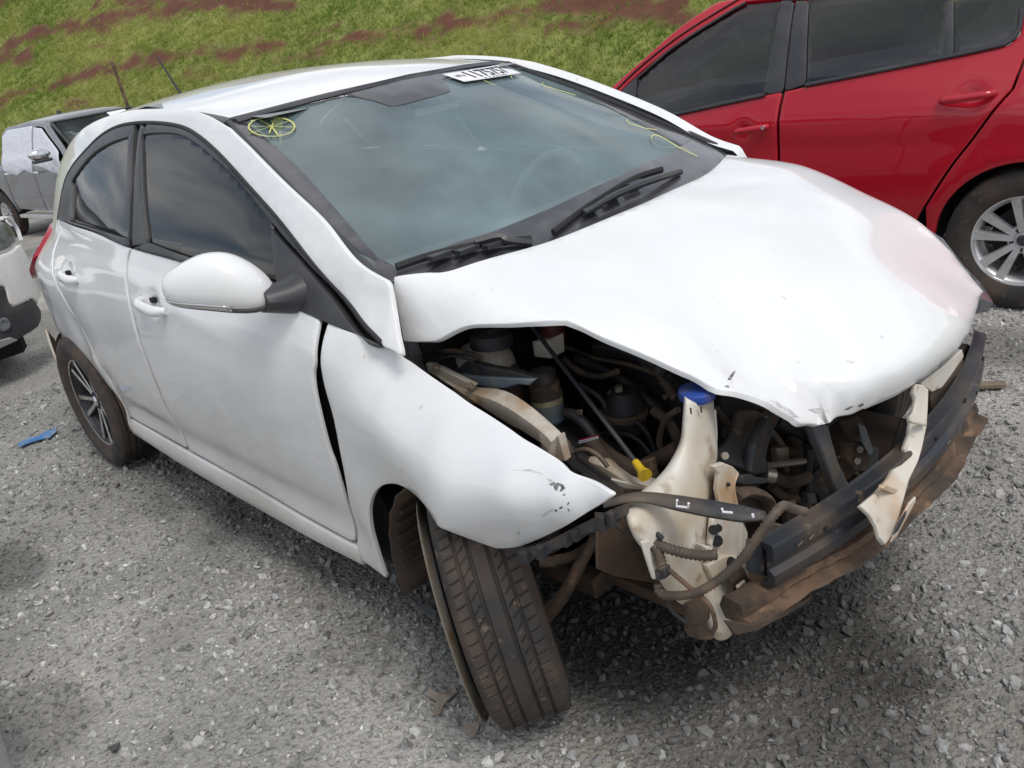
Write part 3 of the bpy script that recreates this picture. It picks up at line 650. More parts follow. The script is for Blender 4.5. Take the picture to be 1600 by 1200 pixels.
# ---- roof
zr = pchip([-1.6, -1.45, -1.3, -.9, -.5, -.2, .1, .30, .4], [1.29, 1.345, 1.393, 1.452, 1.468, 1.462, 1.436, 1.402, 1.38])
def roofz(x, y): return zr(x)-.17*y*y-.5*np.clip(np.abs(y)-.46, 0, 1)**2
hdr_y = np.linspace(-.535, .535, 15); hdr_x = .305-.14*(hdr_y/.55)**2
o_roof = cat(np.c_[hdr_x, hdr_y], crom([(.0, .535), (-.5, .545), (-1.0, .51), (-1.45, .40)], 5)[1:], crom([(-1.50, .32), (-1.53, 0), (-1.50, -.32)], 4), crom([(-1.45, -.40), (-1.0, -.51), (-.5, -.545), (.0, -.535)], 5))
panel('roof', o_roof, lambda u, v: np.c_[u, v, roofz(u, v)], 'white', CAR, (0, 0, 1), step=.05, r=.006, th=.02)
for sg in (-1, 1):
    xs = np.linspace(-.24, .165, 14); ys = np.interp(xs, [-1.45, -1.0, -.5, -.1, .2], [.46, .515, .528, .545, .556])
    rows = []
    for x, y in zip(xs, ys):
        z = roofz(x, .53)-np.interp(x, [-.26, -.10], [.024, .006])
        rows.append([(x, sg*(y-.020), z+.004), (x, sg*(y-.012), z+.010), (x, sg*(y+.010), z+.004), (x, sg*(y+.024), z-.012), (x, sg*(y+.020), z-.03), (x, sg*(y-.018), z-.03)])
    MB().loft(rows).build('roof_moulding', 'black_trim', CAR, sharp=60)
MB().tube([(-1.30, .02, 1.37), (-1.38, .02, 1.46), (-1.49, .02, 1.60)], [.011, .006, .004], 8).build('roof_antenna', 'rubber', CAR)

# ---- windscreen: x as a function of (y, z)
ctl = []
for y, x, z in ((.55, .165, 1.368), (.3, .262, 1.388), (0, .312, 1.396)):
    ctl += [(s*y, z, x) for s in ((-1, 1) if y else (1,))]
for y, x, z in ((.69, .975, 1.018), (.5, 1.085, 1.0), (.25, 1.15, .99), (0, 1.172, .985)):
    ctl += [(s*y, z, x) for s in ((-1, 1) if y else (1,))]
for y, x, z in ((.625, .590, 1.195), (.32, .725, 1.195), (0, .775, 1.195)):
    ctl += [(s*y, z, x) for s in ((-1, 1) if y else (1,))]
_W = tps([(c[0], c[1]) for c in ctl], [c[2] for c in ctl])
def W(y, z): return _W(y, z)[:, 0]
def gW(X): return X[:, 0]-W(X[:, 1], X[:, 2])
def wp(*px): return np.array([on(a, b, gW, .8, 5., 1200)[[1, 2]] for a, b in px])
def fW(off=0.): return lambda u, v: np.c_[W(u, v)+off*.7, u, v+off*.7]
OUT_W = (.7, 0, .7)
yt = np.linspace(-.545, .545, 13); zt_ = np.interp(abs(yt), [0, .3, .55], [1.396, 1.388, 1.370])
yb = np.linspace(.685, -.685, 15); zb_ = np.interp(abs(yb), [0, .25, .5, .69], [.985, .99, 1.0, 1.02])
o_ws = cat(np.c_[yt, zt_], crom([(.59, 1.29), (.63, 1.195), (.665, 1.10)], 4), np.c_[yb, zb_], crom([(-.665, 1.10), (-.63, 1.195), (-.59, 1.29)], 4))
WS = panel('windshield', o_ws, fW(), 'windshield', CAR, OUT_W, step=.03, r=.002, th=.005)
WS['label'] = 'hazy blue-green windshield with a white lot sticker and yellow marker'
# printed black border of the glass
low_line = wp((618, 418), (709, 380), (772, 361), (872, 320), (920, 296), (1000, 258), (1056, 234))
inR = crom(wp((618, 418), (595, 407), (570, 380), (520, 322), (450, 247), (385, 192)), 5)
inL = crom(wp((1056, 234), (1062, 228), (1020, 205), (930, 158), (860, 121), (806, 97)), 5)
top_in = wp((385, 192), (450, 171), (540, 151), (556, 152), (580, 157), (606, 166), (620, 166), (700, 145), (705, 142), (692, 123), (740, 109), (806, 97))
bx_o = lambda n: o_ws
hdr = np.c_[yt, zt_]
panel('glass_border', cat(low_line, [(.668, 1.07)], np.c_[yb, zb_], [(-.668, 1.07)]), fW(.002), 'frit', WS, OUT_W, step=.05, r=.0008, th=.001)
panel('glass_border', cat(inR, hdr[:1], crom([(-.59, 1.29), (-.63, 1.195), (-.668, 1.07)], 4)), fW(.002), 'frit', WS, OUT_W, step=.05, r=.0008, th=.001)
panel('glass_border', cat(inL, hdr[-1:], crom([(.59, 1.29), (.63, 1.195), (.668, 1.07)], 4)), fW(.002), 'frit', WS, OUT_W, step=.05, r=.0008, th=.001)
panel('glass_border', cat(top_in, hdr[::-1]), fW(.0025), 'frit', WS, OUT_W, step=.05, r=.0008, th=.001)
# black rubber trim round the glass
def wtube(yz, r, name, mat, n=8, off=.004, flat=1.):
    yz = np.array(yz); P = np.c_[W(yz[:, 0], yz[:, 1])+off*.7, yz[:, 0], yz[:, 1]+off*.7]
    return MB().tube(P, r, n, 1, flat=flat).build(name, mat, WS)
wtube(crom([(-.555, 1.366), (-.595, 1.29), (-.637, 1.195), (-.672, 1.10), (-.697, 1.015)], 6), .010, 'glass_trim', 'black_trim')
wtube(crom([(.555, 1.366), (.595, 1.29), (.637, 1.195), (.672, 1.10), (.697, 1.015)], 6), .010, 'glass_trim', 'black_trim')
wtube(np.c_[yt, zt_+.004], .005, 'glass_trim', 'black_trim')
hrx = np.c_[hdr_x, hdr_y, roofz(hdr_x, hdr_y)]
MB().loft([[hrx[i]+[-.012, 0, .004], hrx[i]+[.003, 0, .003], hrx[i]+[.016, 0, -.006], hrx[i]+[-.012, 0, -.03]] for i in range(len(hrx))]).build('header_trim', 'black_trim', WS)
# lot sticker with its number, yellow marker signs
stk = wp((689, 120), (781, 104.5), (813, 118), (724, 132))
P4 = [np.array([W(np.array([q[0]]), np.array([q[1]]))[0], q[0], q[1]]) for q in stk]
def bil(u, v): 
    a = (1-u)*P4[0]+u*P4[1]; b = (1-u)*P4[3]+u*P4[2]; p = (1-v)*a+v*b
    return np.array([W(np.array([p[1]]), np.array([p[2]]))[0], p[1], p[2]])
nrm = np.array([.66, 0, .75])
g = [[bil(i/16, j/5)+nrm*.0105 for i in range(17)] for j in range(6)]
STK = MB().loft(g, closed=False).build('lot_sticker', 'sticker', WS, solid=.0006)
def text_on(txt, u0, v0, u1, v1, name, parent):
    cu = bpy.data.curves.new(name, 'FONT'); cu.body = txt; cu.offset = .022; cu.resolution_u = 4
    to = bpy.data.objects.new(name, cu); COL.objects.link(to); dg = bpy.context.evaluated_depsgraph_get()
    me = bpy.data.meshes.new_from_object(to.evaluated_get(dg)); bpy.data.objects.remove(to)
    co = np.array([v.co[:] for v in me.vertices]); lo, hi = co.min(0), co.max(0)
    V = [bil(u0+(u1-u0)*(c[0]-lo[0])/(hi[0]-lo[0]), v1+(v0-v1)*(c[1]-lo[1])/(hi[1]-lo[1]))+nrm*.0118 for c in co]
    return mesh(name, V, [p.vertices[:] for p in me.polygons], 'ink', parent, False)
text_on('1175757', .20, .10, .84, .80, 'number_print', STK)
text_on('LOT #', .05, .30, .16, .55, 'small_print', STK)
text_on('1175757', .30, .87, .70, .96, 'small_print', STK)
text_on('BR', .88, .10, .95, .24, 'small_print', STK)
def mark(pxs, r=.004, closed=False, sm=6):
    yz = wp(*pxs); 
    if closed: yz = np.vstack([yz, yz[:1]])
    C = crom(yz, sm) if sm > 1 else yz
    P = np.c_[W(C[:, 0], C[:, 1])+.0045, C[:, 0], C[:, 1]+.0045]
    return MB().tube(P, r, 6, 1, flat=.25)
mk = mark([(424+36*math.cos(q), 200.5+15*math.sin(q)) for q in np.linspace(0, 2*np.pi, 14)], .0024)
for a, b in (((389, 211), (424, 200)), ((406, 190), (424, 200)), ((429, 187), (424, 200)), ((450, 192), (424, 200)), ((458, 201), (424, 200)), ((433, 213), (424, 200)), ((420, 211), (424, 200)), ((391, 200), (424, 200))):
    q = mark([a, b], .0022, sm=2); mk.add(q.V, q.F)
mk.build('marker_sign', 'chalk', WS)
for pts in ([(755, 128), (772, 135)], [(796, 120), (799, 124)], [(847, 131), (850, 136), (898, 151)], [(806, 109), (818, 110)],
            [(944, 175), (958, 177), (970, 178)], [(977, 189), (982, 194), (1005, 202), (1025, 205)], [(980, 187), (1000, 190), (1027, 203)],
            [(1072, 233), (1058, 232), (1035, 232), (1020, 226), (1016, 217), (1022, 213), (1036, 218), (1058, 232), (1088, 246)]):
    mark(pts, .0016).build('marker_sign', 'chalk', WS)
# interior mirror, wipers, cowl
def wpt(px, py, off): q = wp((px, py))[0]; return np.array([W(q[:1], q[1:])[0]+off*.7, q[0], q[1]+off*.7])
mr = [wpt(650, 164, -.03), wpt(725, 148, -.03), wpt(722, 156, -.04), wpt(655, 171, -.04)]
MB().plate(mr, .02).build('interior_mirror', 'dash', CAR, bevel=.004)
def wiper(blade, arm):
    o = MB().tube([wpt(a, b, .016) for a, b in blade], .006, 6, 5, flat=1.7).build('wiper', 'rubber', CAR)
    MB().tube([wpt(a, b, c) for a, b, c in arm], [.006, .009, .010, .009], 6, 5).build('wiper_arm', 'black_trim', o)
    for k in (.3, .5, .7):
        P = [wpt(a, b, .027) for a, b in blade]; q = P[0]+(P[-1]-P[0])*k
        MB().box(q, (.012, .03, .006)).build('wiper_clip', 'black_trim', o)
    return o
wiper([(616, 424), (660, 409), (705, 397), (760, 387), (826, 380)], [(735, 391, .03), (770, 384, .035), (785, 388, .03), (826, 386, .015)])
wiper([(860, 370), (905, 336), (950, 307), (990, 284), (1030, 271)], [(905, 345, .03), (955, 318, .038), (1010, 295, .034), (1060, 273, .012)])
cw = []
for y in np.linspace(-.60, .66, 17):
    xb = np.interp(abs(y), [0, .25, .5, .69, .72], [1.172, 1.15, 1.085, .975, .95]); zb = np.interp(abs(y), [0, .25, .5, .69], [.985, .99, 1.0, 1.015])
    cw.append([(xb-.03, y, zb+.012), (xb+.02, y, zb+.004), (xb+.06, y, zb-.010), (xb+.16, y, zb-.03), (xb+.16, y, zb-.06), (xb-.02, y, zb-.06)])
MB().loft(cw).build('cowl_panel', 'black_trim', CAR)
P = at(1098, 224, y=.655)
MB().box(P+[0, 0, -.012], (.065, .028, .010), Matrix.Rotation(.25, 3, 'Z') @ Matrix.Rotation(.42, 3, 'Y'), .5).build('cowl_end_cap', 'black_trim', CAR, bevel=.006)
P = at(1122, 240, y=.665)
MB().box(P+[0, 0, -.012], (.050, .026, .010), Matrix.Rotation(.35, 3, 'Z') @ Matrix.Rotation(.30, 3, 'Y'), .5).build('cowl_end_cap', 'black_trim', CAR, bevel=.006)

# ---- cabin seen dimly through the glass
dash = []
for y in np.linspace(-.66, .66, 11):
    k = .05*(abs(y)/.66)**2
    dash.append([(1.02-k, y, .955), (.80-k, y, .985), (.66-k, y, .975), (.60-k, y, .93), (.60-k, y, .72), (.95, y, .70)])
MB().loft(dash).build('dashboard', 'dash', CAR)
MB().tube([np.array([.46, .36, .92])+.18*np.array([.35*math.sin(q), math.cos(q), .94*math.sin(q)]) for q in np.linspace(0, 2*np.pi, 25)], .014, 8, 1, cap=False).build('steering_wheel', 'dash', CAR)
for y in (-.36, .36):
    s = empty('front_seat', (0, y, 0), CAR)
    def seat_rows(c0, c1, w0, w1, d, n=12):
        rows = []
        for t in np.linspace(0, 1, 8):
            c = np.array(c0)*(1-t)+np.array(c1)*t; wv = (w0*(1-t)+w1*t)*(1-.25*max(0, t-.8)/.2-.15*max(0, .15-t)/.15)
            rows.append([c+np.array([d*math.sin(q), wv*math.cos(q), 0]) for q in np.linspace(0, 2*np.pi, n, endpoint=False)])
        return rows
    MB().loft(seat_rows((-.02, 0, .50), (-.26, 0, 1.08), .25, .20, .07)).build('backrest', 'seat', s)
    MB().loft(seat_rows((-.265, 0, 1.11), (-.30, 0, 1.27), .12, .10, .05)).build('headrest', 'seat', s)
    MB().box((.16, 0, .50), (.26, .25, .07), ch=.5).build('cushion', 'seat', s, bevel=.03)
MB().box((-.95, 0, .80), (.10, .62, .28), ch=.3).build('rear_seat', 'seat', CAR, bevel=.04)
mesh('floor_pan', [(.84, -.74, .23), (.84, .74, .23), (-1.75, .70, .25), (-1.75, -.70, .25), (.84, -.7, .30), (.84, .7, .30), (-1.6, .7, .34), (-1.6, -.7, .34)],
     [(0, 3, 2, 1), (4, 5, 6, 7), (0, 1, 5, 4), (2, 3, 7, 6), (1, 2, 6, 5), (3, 0, 4, 7)], 'dark_void', CAR, False)
mesh('firewall', [(.90, -.50, .30), (.90, .50, .30), (1.02, .66, .96), (1.02, -.66, .96), (.85, -.50, .30), (.85, .50, .30), (.97, .66, .96), (.97, -.66, .96)],
     [(0, 1, 2, 3), (5, 4, 7, 6), (3, 2, 6, 7), (0, 3, 7, 4), (1, 5, 6, 2)], 'dark_part', CAR, False)
mesh('headlining', [(.28, -.5, 1.37), (.28, .5, 1.37), (-1.4, .48, 1.36), (-1.4, -.48, 1.36), (-.5, -.5, 1.435), (-.5, .5, 1.435)], [(0, 1, 5, 4), (4, 5, 2, 3)], 'seat', CAR, False)

# ---- tail: hatch, lamps, what is left of the bumper
hr = []
for z, x in ((1.29, -1.52), (1.22, -1.57), (1.05, -1.68), (.98, -1.74), (.80, -1.80), (.55, -1.80)):
    hr.append([(x+(.10*(y/.6)**2), y*np.interp(z, [.5, 1.0, 1.3], [1, .98, .70]), z) for y in np.linspace(-.62, .62, 13)])
HT = MB().loft(hr[2:], closed=False).build('tailgate', 'white', CAR, solid=.02)
MB().loft(hr[:3], closed=False).build('rear_window', 'tint', HT, solid=.006)
for sg in (-1, 1):
    rows = []
    for z, xa, xb in ((1.0, -1.66, -1.69), (.95, -1.60, -1.74), (.90, -1.54, -1.77), (.85, -1.56, -1.78), (.80, -1.63, -1.77)):
        rows.append([(x_, sg*(min(S(x_, z)+.022, .80)), z) for x_ in np.linspace(xa, xb, 5)]+[(xb, sg*.56, z), (xa+.02, sg*.56, z)])
    MB().loft(rows).build('tail_lamp', 'tail_red', CAR, sharp=50)
rows = []
for z in (.56, .50, .38, .27):
    rows.append([(-1.86+.16*(abs(y)/.76)**4+(.02 if z < .3 else 0), y, z) for y in np.linspace(-.66, .74, 17)]+[(-1.60, .77, z), (-1.55, .78, z)])
MB().loft(rows, closed=False).build('rear_bumper', 'white', CAR, solid=.008)
fl = [at(72, 515, x=-1.62), at(80, 540, x=-1.60), at(90, 565, x=-1.58), at(98, 575, x=-1.56), at(103, 582, x=-1.55), at(97, 560, x=-1.60), at(85, 530, x=-1.64)]
MB().plate(fl, .004).build('bumper_flap', 'brown_plastic', CAR)
MB().tube([at(72, 515, x=-1.62), at(80, 541, x=-1.60), at(90, 567, x=-1.58)], .005, 6).build('bumper_flap_edge', 'dirty_white', CAR)
liner = []
for q in np.radians(np.linspace(-5, 185, 20)):
    liner.append([(-1.245+.36*math.cos(q), y, .285+.33*math.sin(q)) for y in (-.80, -.70, -.58, -.50)])
MB().loft(liner, closed=False).build('wheel_liner', 'brown_plastic', CAR)

# ---- handles
def handle(px, py, L, parent, tilt, label=None):
    c = on(px, py, gR); x0, z0 = c[0], c[2]
    def sy(x, z): return -float(sideR(np.array([x]), np.array([z]))[0])
    P = []
    for t in np.linspace(-1, 1, 9):
        x = x0+t*L; z = z0+tilt*t; k = 1-t**4
        P.append((x, -float(S(np.array([x]), np.array([z]))[0])-.002-.028*k, z))
    h = MB().tube(P, [.010, .014, .015, .015, .015, .015, .015, .013, .009], 10, 2, flat=1.25).build('door_handle', 'white', parent)
    bowl = []
    for q in np.linspace(0, 2*np.pi, 20, endpoint=False):
        x = x0+.0+.052*math.cos(q); z = z0+.004+.040*math.sin(q); bowl.append((x, z))
    bowl = np.array(bowl)
    V = [(x, sy(x, z)-.002, z) for x, z in bowl]+[(x0+.6*(x-x0), sy(x, z)+.0-.0015, z0+.6*(z-z0)) for x, z in bowl]
    MB().box((x0-L*.25, sy(x0, z0)-.004, z0+.010), (.012, .008, .008)).build('handle_gap', 'dark_void', h)
handle(240, 477, .095, door_f, -.006); handle(112, 431, .090, door_r, -.004)

# ---- door mirror
def mirror(sgn):
    root = empty('door_mirror', (.62, sgn*.80, .98), CAR)
    o_ = np.array([.62, sgn*.80, .98])
    # housing: sections from the inner end (t=0) to the outer tip (t=1)
    ci = np.array([.665, -.800, 1.005]); co = np.array([.475, -.985, 1.050])
    T = [0, .06, .18, .35, .55, .75, .9, .97, 1.0]
    up_ = [.012, .040, .066, .083, .080, .062, .043, .026, .004]; dn_ = [.012, .034, .050, .056, .053, .046, .036, .024, .004]
    dp_ = [.010, .040, .062, .072, .070, .062, .048, .030, .004]
    cap = []; low = []; full = []
    axis = (co-ci)/np.linalg.norm(co-ci); fw = np.array([.72, -.69, 0]); fw = np.cross([0, 0, 1], axis); fw /= np.linalg.norm(fw)
    if fw[0] < 0: fw = -fw
    for t, u_, d_, e_ in zip(T, up_, dn_, dp_):
        c = ci+(co-ci)*t+np.array([0, 0, .012*math.sin(t*math.pi)])
        row = []
        for q in np.linspace(0, 2*np.pi, 20, endpoint=False):
            cq, sq = math.cos(q), math.sin(q)
            p = c+fw*(e_*np.sign(cq)*abs(cq)**.8*(1 if cq > 0 else .55))+np.array([0, 0, 1])*(u_ if sq > 0 else d_)*np.sign(sq)*abs(sq)**.85
            row.append(p)
        full.append(row)
    Tn = crom(np.array(T)[:, None], 3)[:, 0]; full = list(crom(np.array(full).reshape(len(T), -1), 3).reshape(-1, 20, 3)); T = list(Tn)
    f = lambda p: (np.array(p)*[1, -sgn, 1])-o_
    rows = [[f(p) for p in r] for r in full]
    MB().loft(rows).build('mirror_housing', 'white', root, sharp=70)
    # dark lower shell and chrome-like lamp strip along the leading edge
    def wrap(q0, q1, grow, t0, t1, n=9):
        out = []
        for k in range(len(T)):
            if T[k] < t0 or T[k] > t1: continue
            c = np.mean(full[k], 0); rr = []
            for q in np.linspace(q0, q1, n):
                a = (q/(2*np.pi)*20) % 20; i = int(a); p = np.array(full[k][i])*(1-(a-i))+np.array(full[k][(i+1) % 20])*(a-i)
                d = p-c; rr.append(f(p+d/np.linalg.norm(d)*grow))
            out.append(rr)
        return out
    R = math.radians
    MB().loft(wrap(R(195), R(318), .004, .0, .98, 10), closed=False).build('mirror_base_shell', 'black_trim', root, solid=.004)
    MB().loft(wrap(R(316), R(336), .005, .33, .98, 4), closed=False).build('indicator_strip', 'chrome', root, solid=.003)
    # arm to the sail
    MB().loft([[f(p) for p in [np.array([.69+.06*math.cos(q), -.735, .985+.060*math.sin(q)]) for q in np.linspace(0, 2*np.pi, 12, endpoint=False)]],
               [f(p) for p in [np.array([.675+.055*math.cos(q), -.785, .985+.042*math.sin(q)]) for q in np.linspace(0, 2*np.pi, 12, endpoint=False)]],
               [f(p) for p in [np.array([.65+.05*math.cos(q), -.84, .992+.030*math.sin(q)]) for q in np.linspace(0, 2*np.pi, 12, endpoint=False)]]]).build('mirror_arm', 'black_trim', root)
    return root
mirror(-1); mirror(1)

# ---- bonnet: buckled along its right edge.  (u, v) -> xyz
HC = []      # boundary first
rear_e = [(.975, -.667, 1.03), (1.03, -.625, 1.032), (1.09, -.578, 1.032), (1.141, -.399, 1.032), (1.159, -.254, 1.032), (1.155, .028, 1.032), (1.138, .283, 1.032), (1.092, .45, 1.032), (1.03, .60, 1.03)]
left_e = [(1.03, .672, 1.008), (1.24, .676, .980), (1.435, .676, .900), (1.598, .668, .822), (1.685, .655, .750)]
front_e = [at(1527, 462, z=.672), at(1526, 480, z=.672), at(1514, 523, z=.672), at(1494, 550, z=.672), at(1450, 588, z=.672), at(1400, 620, z=.675), at(1334, 648, z=.68), at(1284, 662, z=.685), at(1257, 663, z=.695)]
right_e = [at(1247, 658, z=.71), at(1227, 643, y=-.385), at(1200, 627, y=-.43), at(1134, 605, y=-.48), at(1067, 580, y=-.52), at(950, 530, y=-.575), at(900, 510, y=-.60), at(884, 503, y=-.61),
           at(870, 504, y=-.625), at(800, 505, y=-.665), at(748, 507, y=-.685), at(727, 510, y=-.69), at(706, 519, y=-.695), at(682, 532, y=-.70), at(660, 534, y=-.70), at(629, 533, y=-.70)]
def hu(p, kind):
    p = np.array(p)
    if kind == 'front': return (p[0]+.05, p[1])
    if kind == 'left': return (p[0], p[1]+.012)
    if kind == 'right': return (p[0], p[1]-np.interp(p[0], [1.0, 1.15, 1.3, 1.6, 1.75], [.13, .12, .06, .03, .02]))
    return (p[0], p[1])
UV = [hu(p, 'rear') for p in rear_e]+[hu(p, 'left') for p in left_e]+[hu(p, 'front') for p in front_e]+[hu(p, 'right') for p in right_e]
XB = [np.array(p) for p in list(rear_e)+list(left_e)+list(front_e)+list(right_e)]
nB = len(UV); i2_ = len(rear_e)+len(left_e); i3_ = i2_+len(front_e)
cre = [at(1521, 460, z=.705), at(1512, 478, z=.722), at(1490, 503, z=.742), at(1450, 540, z=.752), at(1400, 574, z=.757), at(1334, 598, z=.760), at(1254, 600, z=.765), at(1205, 594, z=.775), at(1160, 590, z=.80)]
inn = [(1.32, .48, .984), (1.52, .46, .906),
       (1.30, .1, 1.008), (1.50, .1, .946), (1.68, .1, .868), (1.24, -.595, 1.002), (1.42, -.525, .972), (1.58, -.44, .902)]
keep = [k for k in range(nB) if not (i2_ <= k < i3_+1)]
UT = [UV[k] for k in keep]+[(p[0], p[1]) for p in cre]+[(p[0], p[1]) for p in inn]
XT = [XB[k] for k in keep]+list(cre)+[np.array(p) for p in inn]
_H = tps(UT, np.array(XT), np.r_[np.full(len(keep), 1e-5), np.full(len(cre), 1e-5), np.full(len(inn), 1.5e-3)])
_cre = np.array(cre); _o = np.argsort(_cre[:, 1]); _cre = _cre[_o]
_fe = np.array(XB[i2_:i3_+1]); _fe = _fe[np.argsort(_fe[:, 1])]
_crf = lambda v: np.stack([np.interp(v, np.r_[-.9, _cre[:, 1]], np.r_[_cre[0, k]+(.25 if k == 0 else 0), _cre[:, k]]) for k in range(3)], 1)
_yl, _yh = _cre[0, 1], _cre[-1, 1]
def _edge(v):
    # front edge point that belongs to crease coordinate v
    t = (v-_yl)/(_yh-_yl); w_ = _fe[0, 1]+t*(_fe[-1, 1]-_fe[0, 1])
    return np.stack([np.interp(w_, _fe[:, 1], _fe[:, k]) for k in range(3)], 1)
LIP = .085
def hoodf(u, v):
    u = np.asarray(u, float); v = np.asarray(v, float)
    uc = _crf(v)[:, 0]; act = (v > _yl-.02); d = np.where(act, u-uc, -1.)
    X = _H(np.where(d > 0, uc, u), v); E = _edge(v); t = (np.clip(d/LIP, 0, 1.02)*np.clip(1-(v-_yh)/.10, 0, 1))[:, None]
    t = np.where(t < .12, t*t/.24+0*t, t-.06)/.94                # small radius on the fold
    bow = (np.sin(np.clip(t, 0, 1)*math.pi)*.010)*np.array([1., 0, 0])
    X = np.where(d[:, None] > 0, X+(E-X)*t+bow, X)
    k = np.exp(-((u-1.70-(v+.46)*.35)/.016)**2)*np.clip((-.34-v)/.10, 0, 1); X[:, 2] -= .008*k
    k = np.exp(-((u-1.47-(v+.60)*.5)/.025)**2)*np.clip((-.46-v)/.12, 0, 1); X[:, 2] += .006*k
    return X
B = np.array(UV[:nB]); i1 = len(rear_e); i2 = i1+len(left_e); i3 = i2+len(front_e)
lipv = np.linspace(_yh, _yl, 24); lipo = np.c_[_crf(lipv)[:, 0]+LIP, lipv]
rt_ = B[i3+2:]; k5 = 5
o_hood = cat(crom(B[:i1], 5), crom(B[i1-1:i2], 5)[1:], lipo, crom(np.vstack([rt_[:k5+1]]), 4), crom(rt_[k5:], 4)[1:])
hd = panel('bonnet', o_hood, hoodf, 'white', CAR, (0, 0, 1), step=.028, r=.0035, th=.010, edge=.012)
hd['label'] = 'white bonnet buckled along one edge with scratched nose'
# scratches on the bonnet nose
def cast(o, px, py):
    bpy.context.view_layer.update(); d = ray(px, py); ok, loc, nn, i = o.ray_cast(Vector(CAM_LOC), Vector(d/np.linalg.norm(d)))
    if not ok: raise ValueError('no hit %s %s' % (px, py))
    return np.array(loc)
def patch(pxs, g, mat, name, parent, off=.0015):
    P = np.array([cast(g, a, b) for a, b in pxs]); c = P.mean(0); d = CAM_LOC-c; d /= np.linalg.norm(d)
    return MB().plate(P+d*off*.35, .0002, d).build(name, mat, parent, False)

# ---- right wing, torn forward and bent outwards
top_px = [(632+326*t, 559.5+212.5*t+3*math.sin(math.pi*t), -.742-.09*t) for t in np.linspace(0, 1, 9)]
low_px = [(940, 787, -.835), (920, 800, -.834), (870, 830, -.834), (820, 852, -.836), (795, 857, -.838), (775, 857, -.842)]
arc_px = [(740, 843, -.855), (695, 818, -.868), (678, 801, -.864), (660, 782, -.856), (640, 766, -.847), (620, 757, -.839), (600, 758, -.831), (585, 770, -.823), (577, 795, -.817), (580, 830, -.811), (590, 865, -.803), (603, 903, -.797)]
rear_s = np.array([.009, 0])+crom(sp((560, 872), (555, 843), (545, 793), (533, 733), (517, 650), (502, 597), (497, 563), (508, 503)), 3)
T3 = np.array([at(a, b, y=c) for a, b, c in top_px]); L3 = np.array([at(a, b, y=c) for a, b, c in low_px]); A3 = np.array([at(a, b, y=c) for a, b, c in arc_px])
R3 = np.c_[rear_s[:, 0], -S(rear_s[:, 0], rear_s[:, 1]), rear_s[:, 1]]
U3 = np.array([(x, -S(np.array([x]), np.array([z]))[0]+.002, z) for x, z in sp((518, 508), (555, 521))])
I3 = np.array([at(600, 640, y=-.832), at(680, 690, y=-.848), at(790, 765, y=-.872), at(870, 775, y=-.858), at(720, 770, y=-.876), at(560, 720, y=-.825)])
CT = np.vstack([T3, L3, A3, R3[::2], U3, I3])
_Y = tps(CT[:, [0, 2]], CT[:, 1], 1e-6)
def wing(u, v):
    y = _Y(u, v)[:, 0]
    # crease that runs up from the arch
    a = T3[4][[0, 2]]; b = A3[1][[0, 2]]; d = (b-a)/np.linalg.norm(b-a); s = (u-a[0])*d[1]-(v-a[1])*d[0]; q = ((u-a[0])*d[0]+(v-a[1])*d[1])/np.linalg.norm(b-a)
    y = y-.018*np.exp(-np.sqrt(s*s+.004**2)/.05)*np.clip(q, 0, 1.1)
    return np.c_[u, y, v]
xz = lambda P: P[:, [0, 2]]
o_wing = cat(xz(T3), crom(np.vstack([xz(T3)[-1:], xz(L3)]), 4)[1:], crom(np.vstack([xz(L3)[-1:], xz(A3)[:2]]), 3)[1:], crom(xz(A3)[1:], 4)[1:], rear_s, xz(U3))
wg = panel('front_wing', o_wing, wing, 'white', CAR, (0, -1, .1), step=.026, r=.0025, th=.008, edge=.010)
wg['label'] = 'bent white front wing with grey scuffs near its pointed end'
MAT['scuff'] = M_('scuffed_primer', (.10, .10, .10), .8, dirt=[((.30, .30, .30), 90, .45, .65)])
MAT['scuff_pale'] = M_('scratched_paint', (.46, .46, .46), .7, dirt=[((.66, .66, .66), 60, .42, .6)])
for pts in ([(1133, 604), (1137, 592), (1146, 580), (1150, 579), (1143, 592), (1139, 606)], [(1318, 641), (1328, 635), (1336, 634), (1326, 640)], [(1340, 634), (1348, 630), (1350, 633), (1343, 637)]):
    patch(pts, hd, 'scuff', 'scuff', hd, .0022)
for pts in ([(1195, 622), (1215, 628), (1235, 640), (1250, 652), (1238, 650), (1215, 635)], [(1262, 640), (1280, 637), (1296, 643), (1280, 646)], [(1374, 523), (1380, 527), (1381, 529), (1375, 525)]):
    patch(pts, hd, 'scuff_pale', 'scratch', hd, .0016)
gWing = lambda X: -X[:, 1]+_Y(X[:, 0], X[:, 2])[:, 0]-.002
for pts in ([(864, 757), (872, 754), (880, 757), (883, 763), (876, 768), (867, 766)], [(858, 757), (864, 753), (868, 754), (862, 759)], [(879, 773), (883, 772), (890, 786), (887, 790)],
            [(886, 794), (890, 797), (889, 800)], [(866, 797), (878, 791), (879, 794), (868, 800)]):
    patch(pts, wg, 'scuff', 'scuff', wg, .0022)
for pts in ([(846, 806), (862, 795), (866, 797), (850, 808)], [(800, 735), (830, 733), (850, 741), (830, 736)], [(806, 833), (810, 829), (814, 833), (810, 837)], [(855, 748), (864, 750), (860, 754)]):
    patch(pts, wg, 'scuff_pale', 'scratch', wg, .0016)
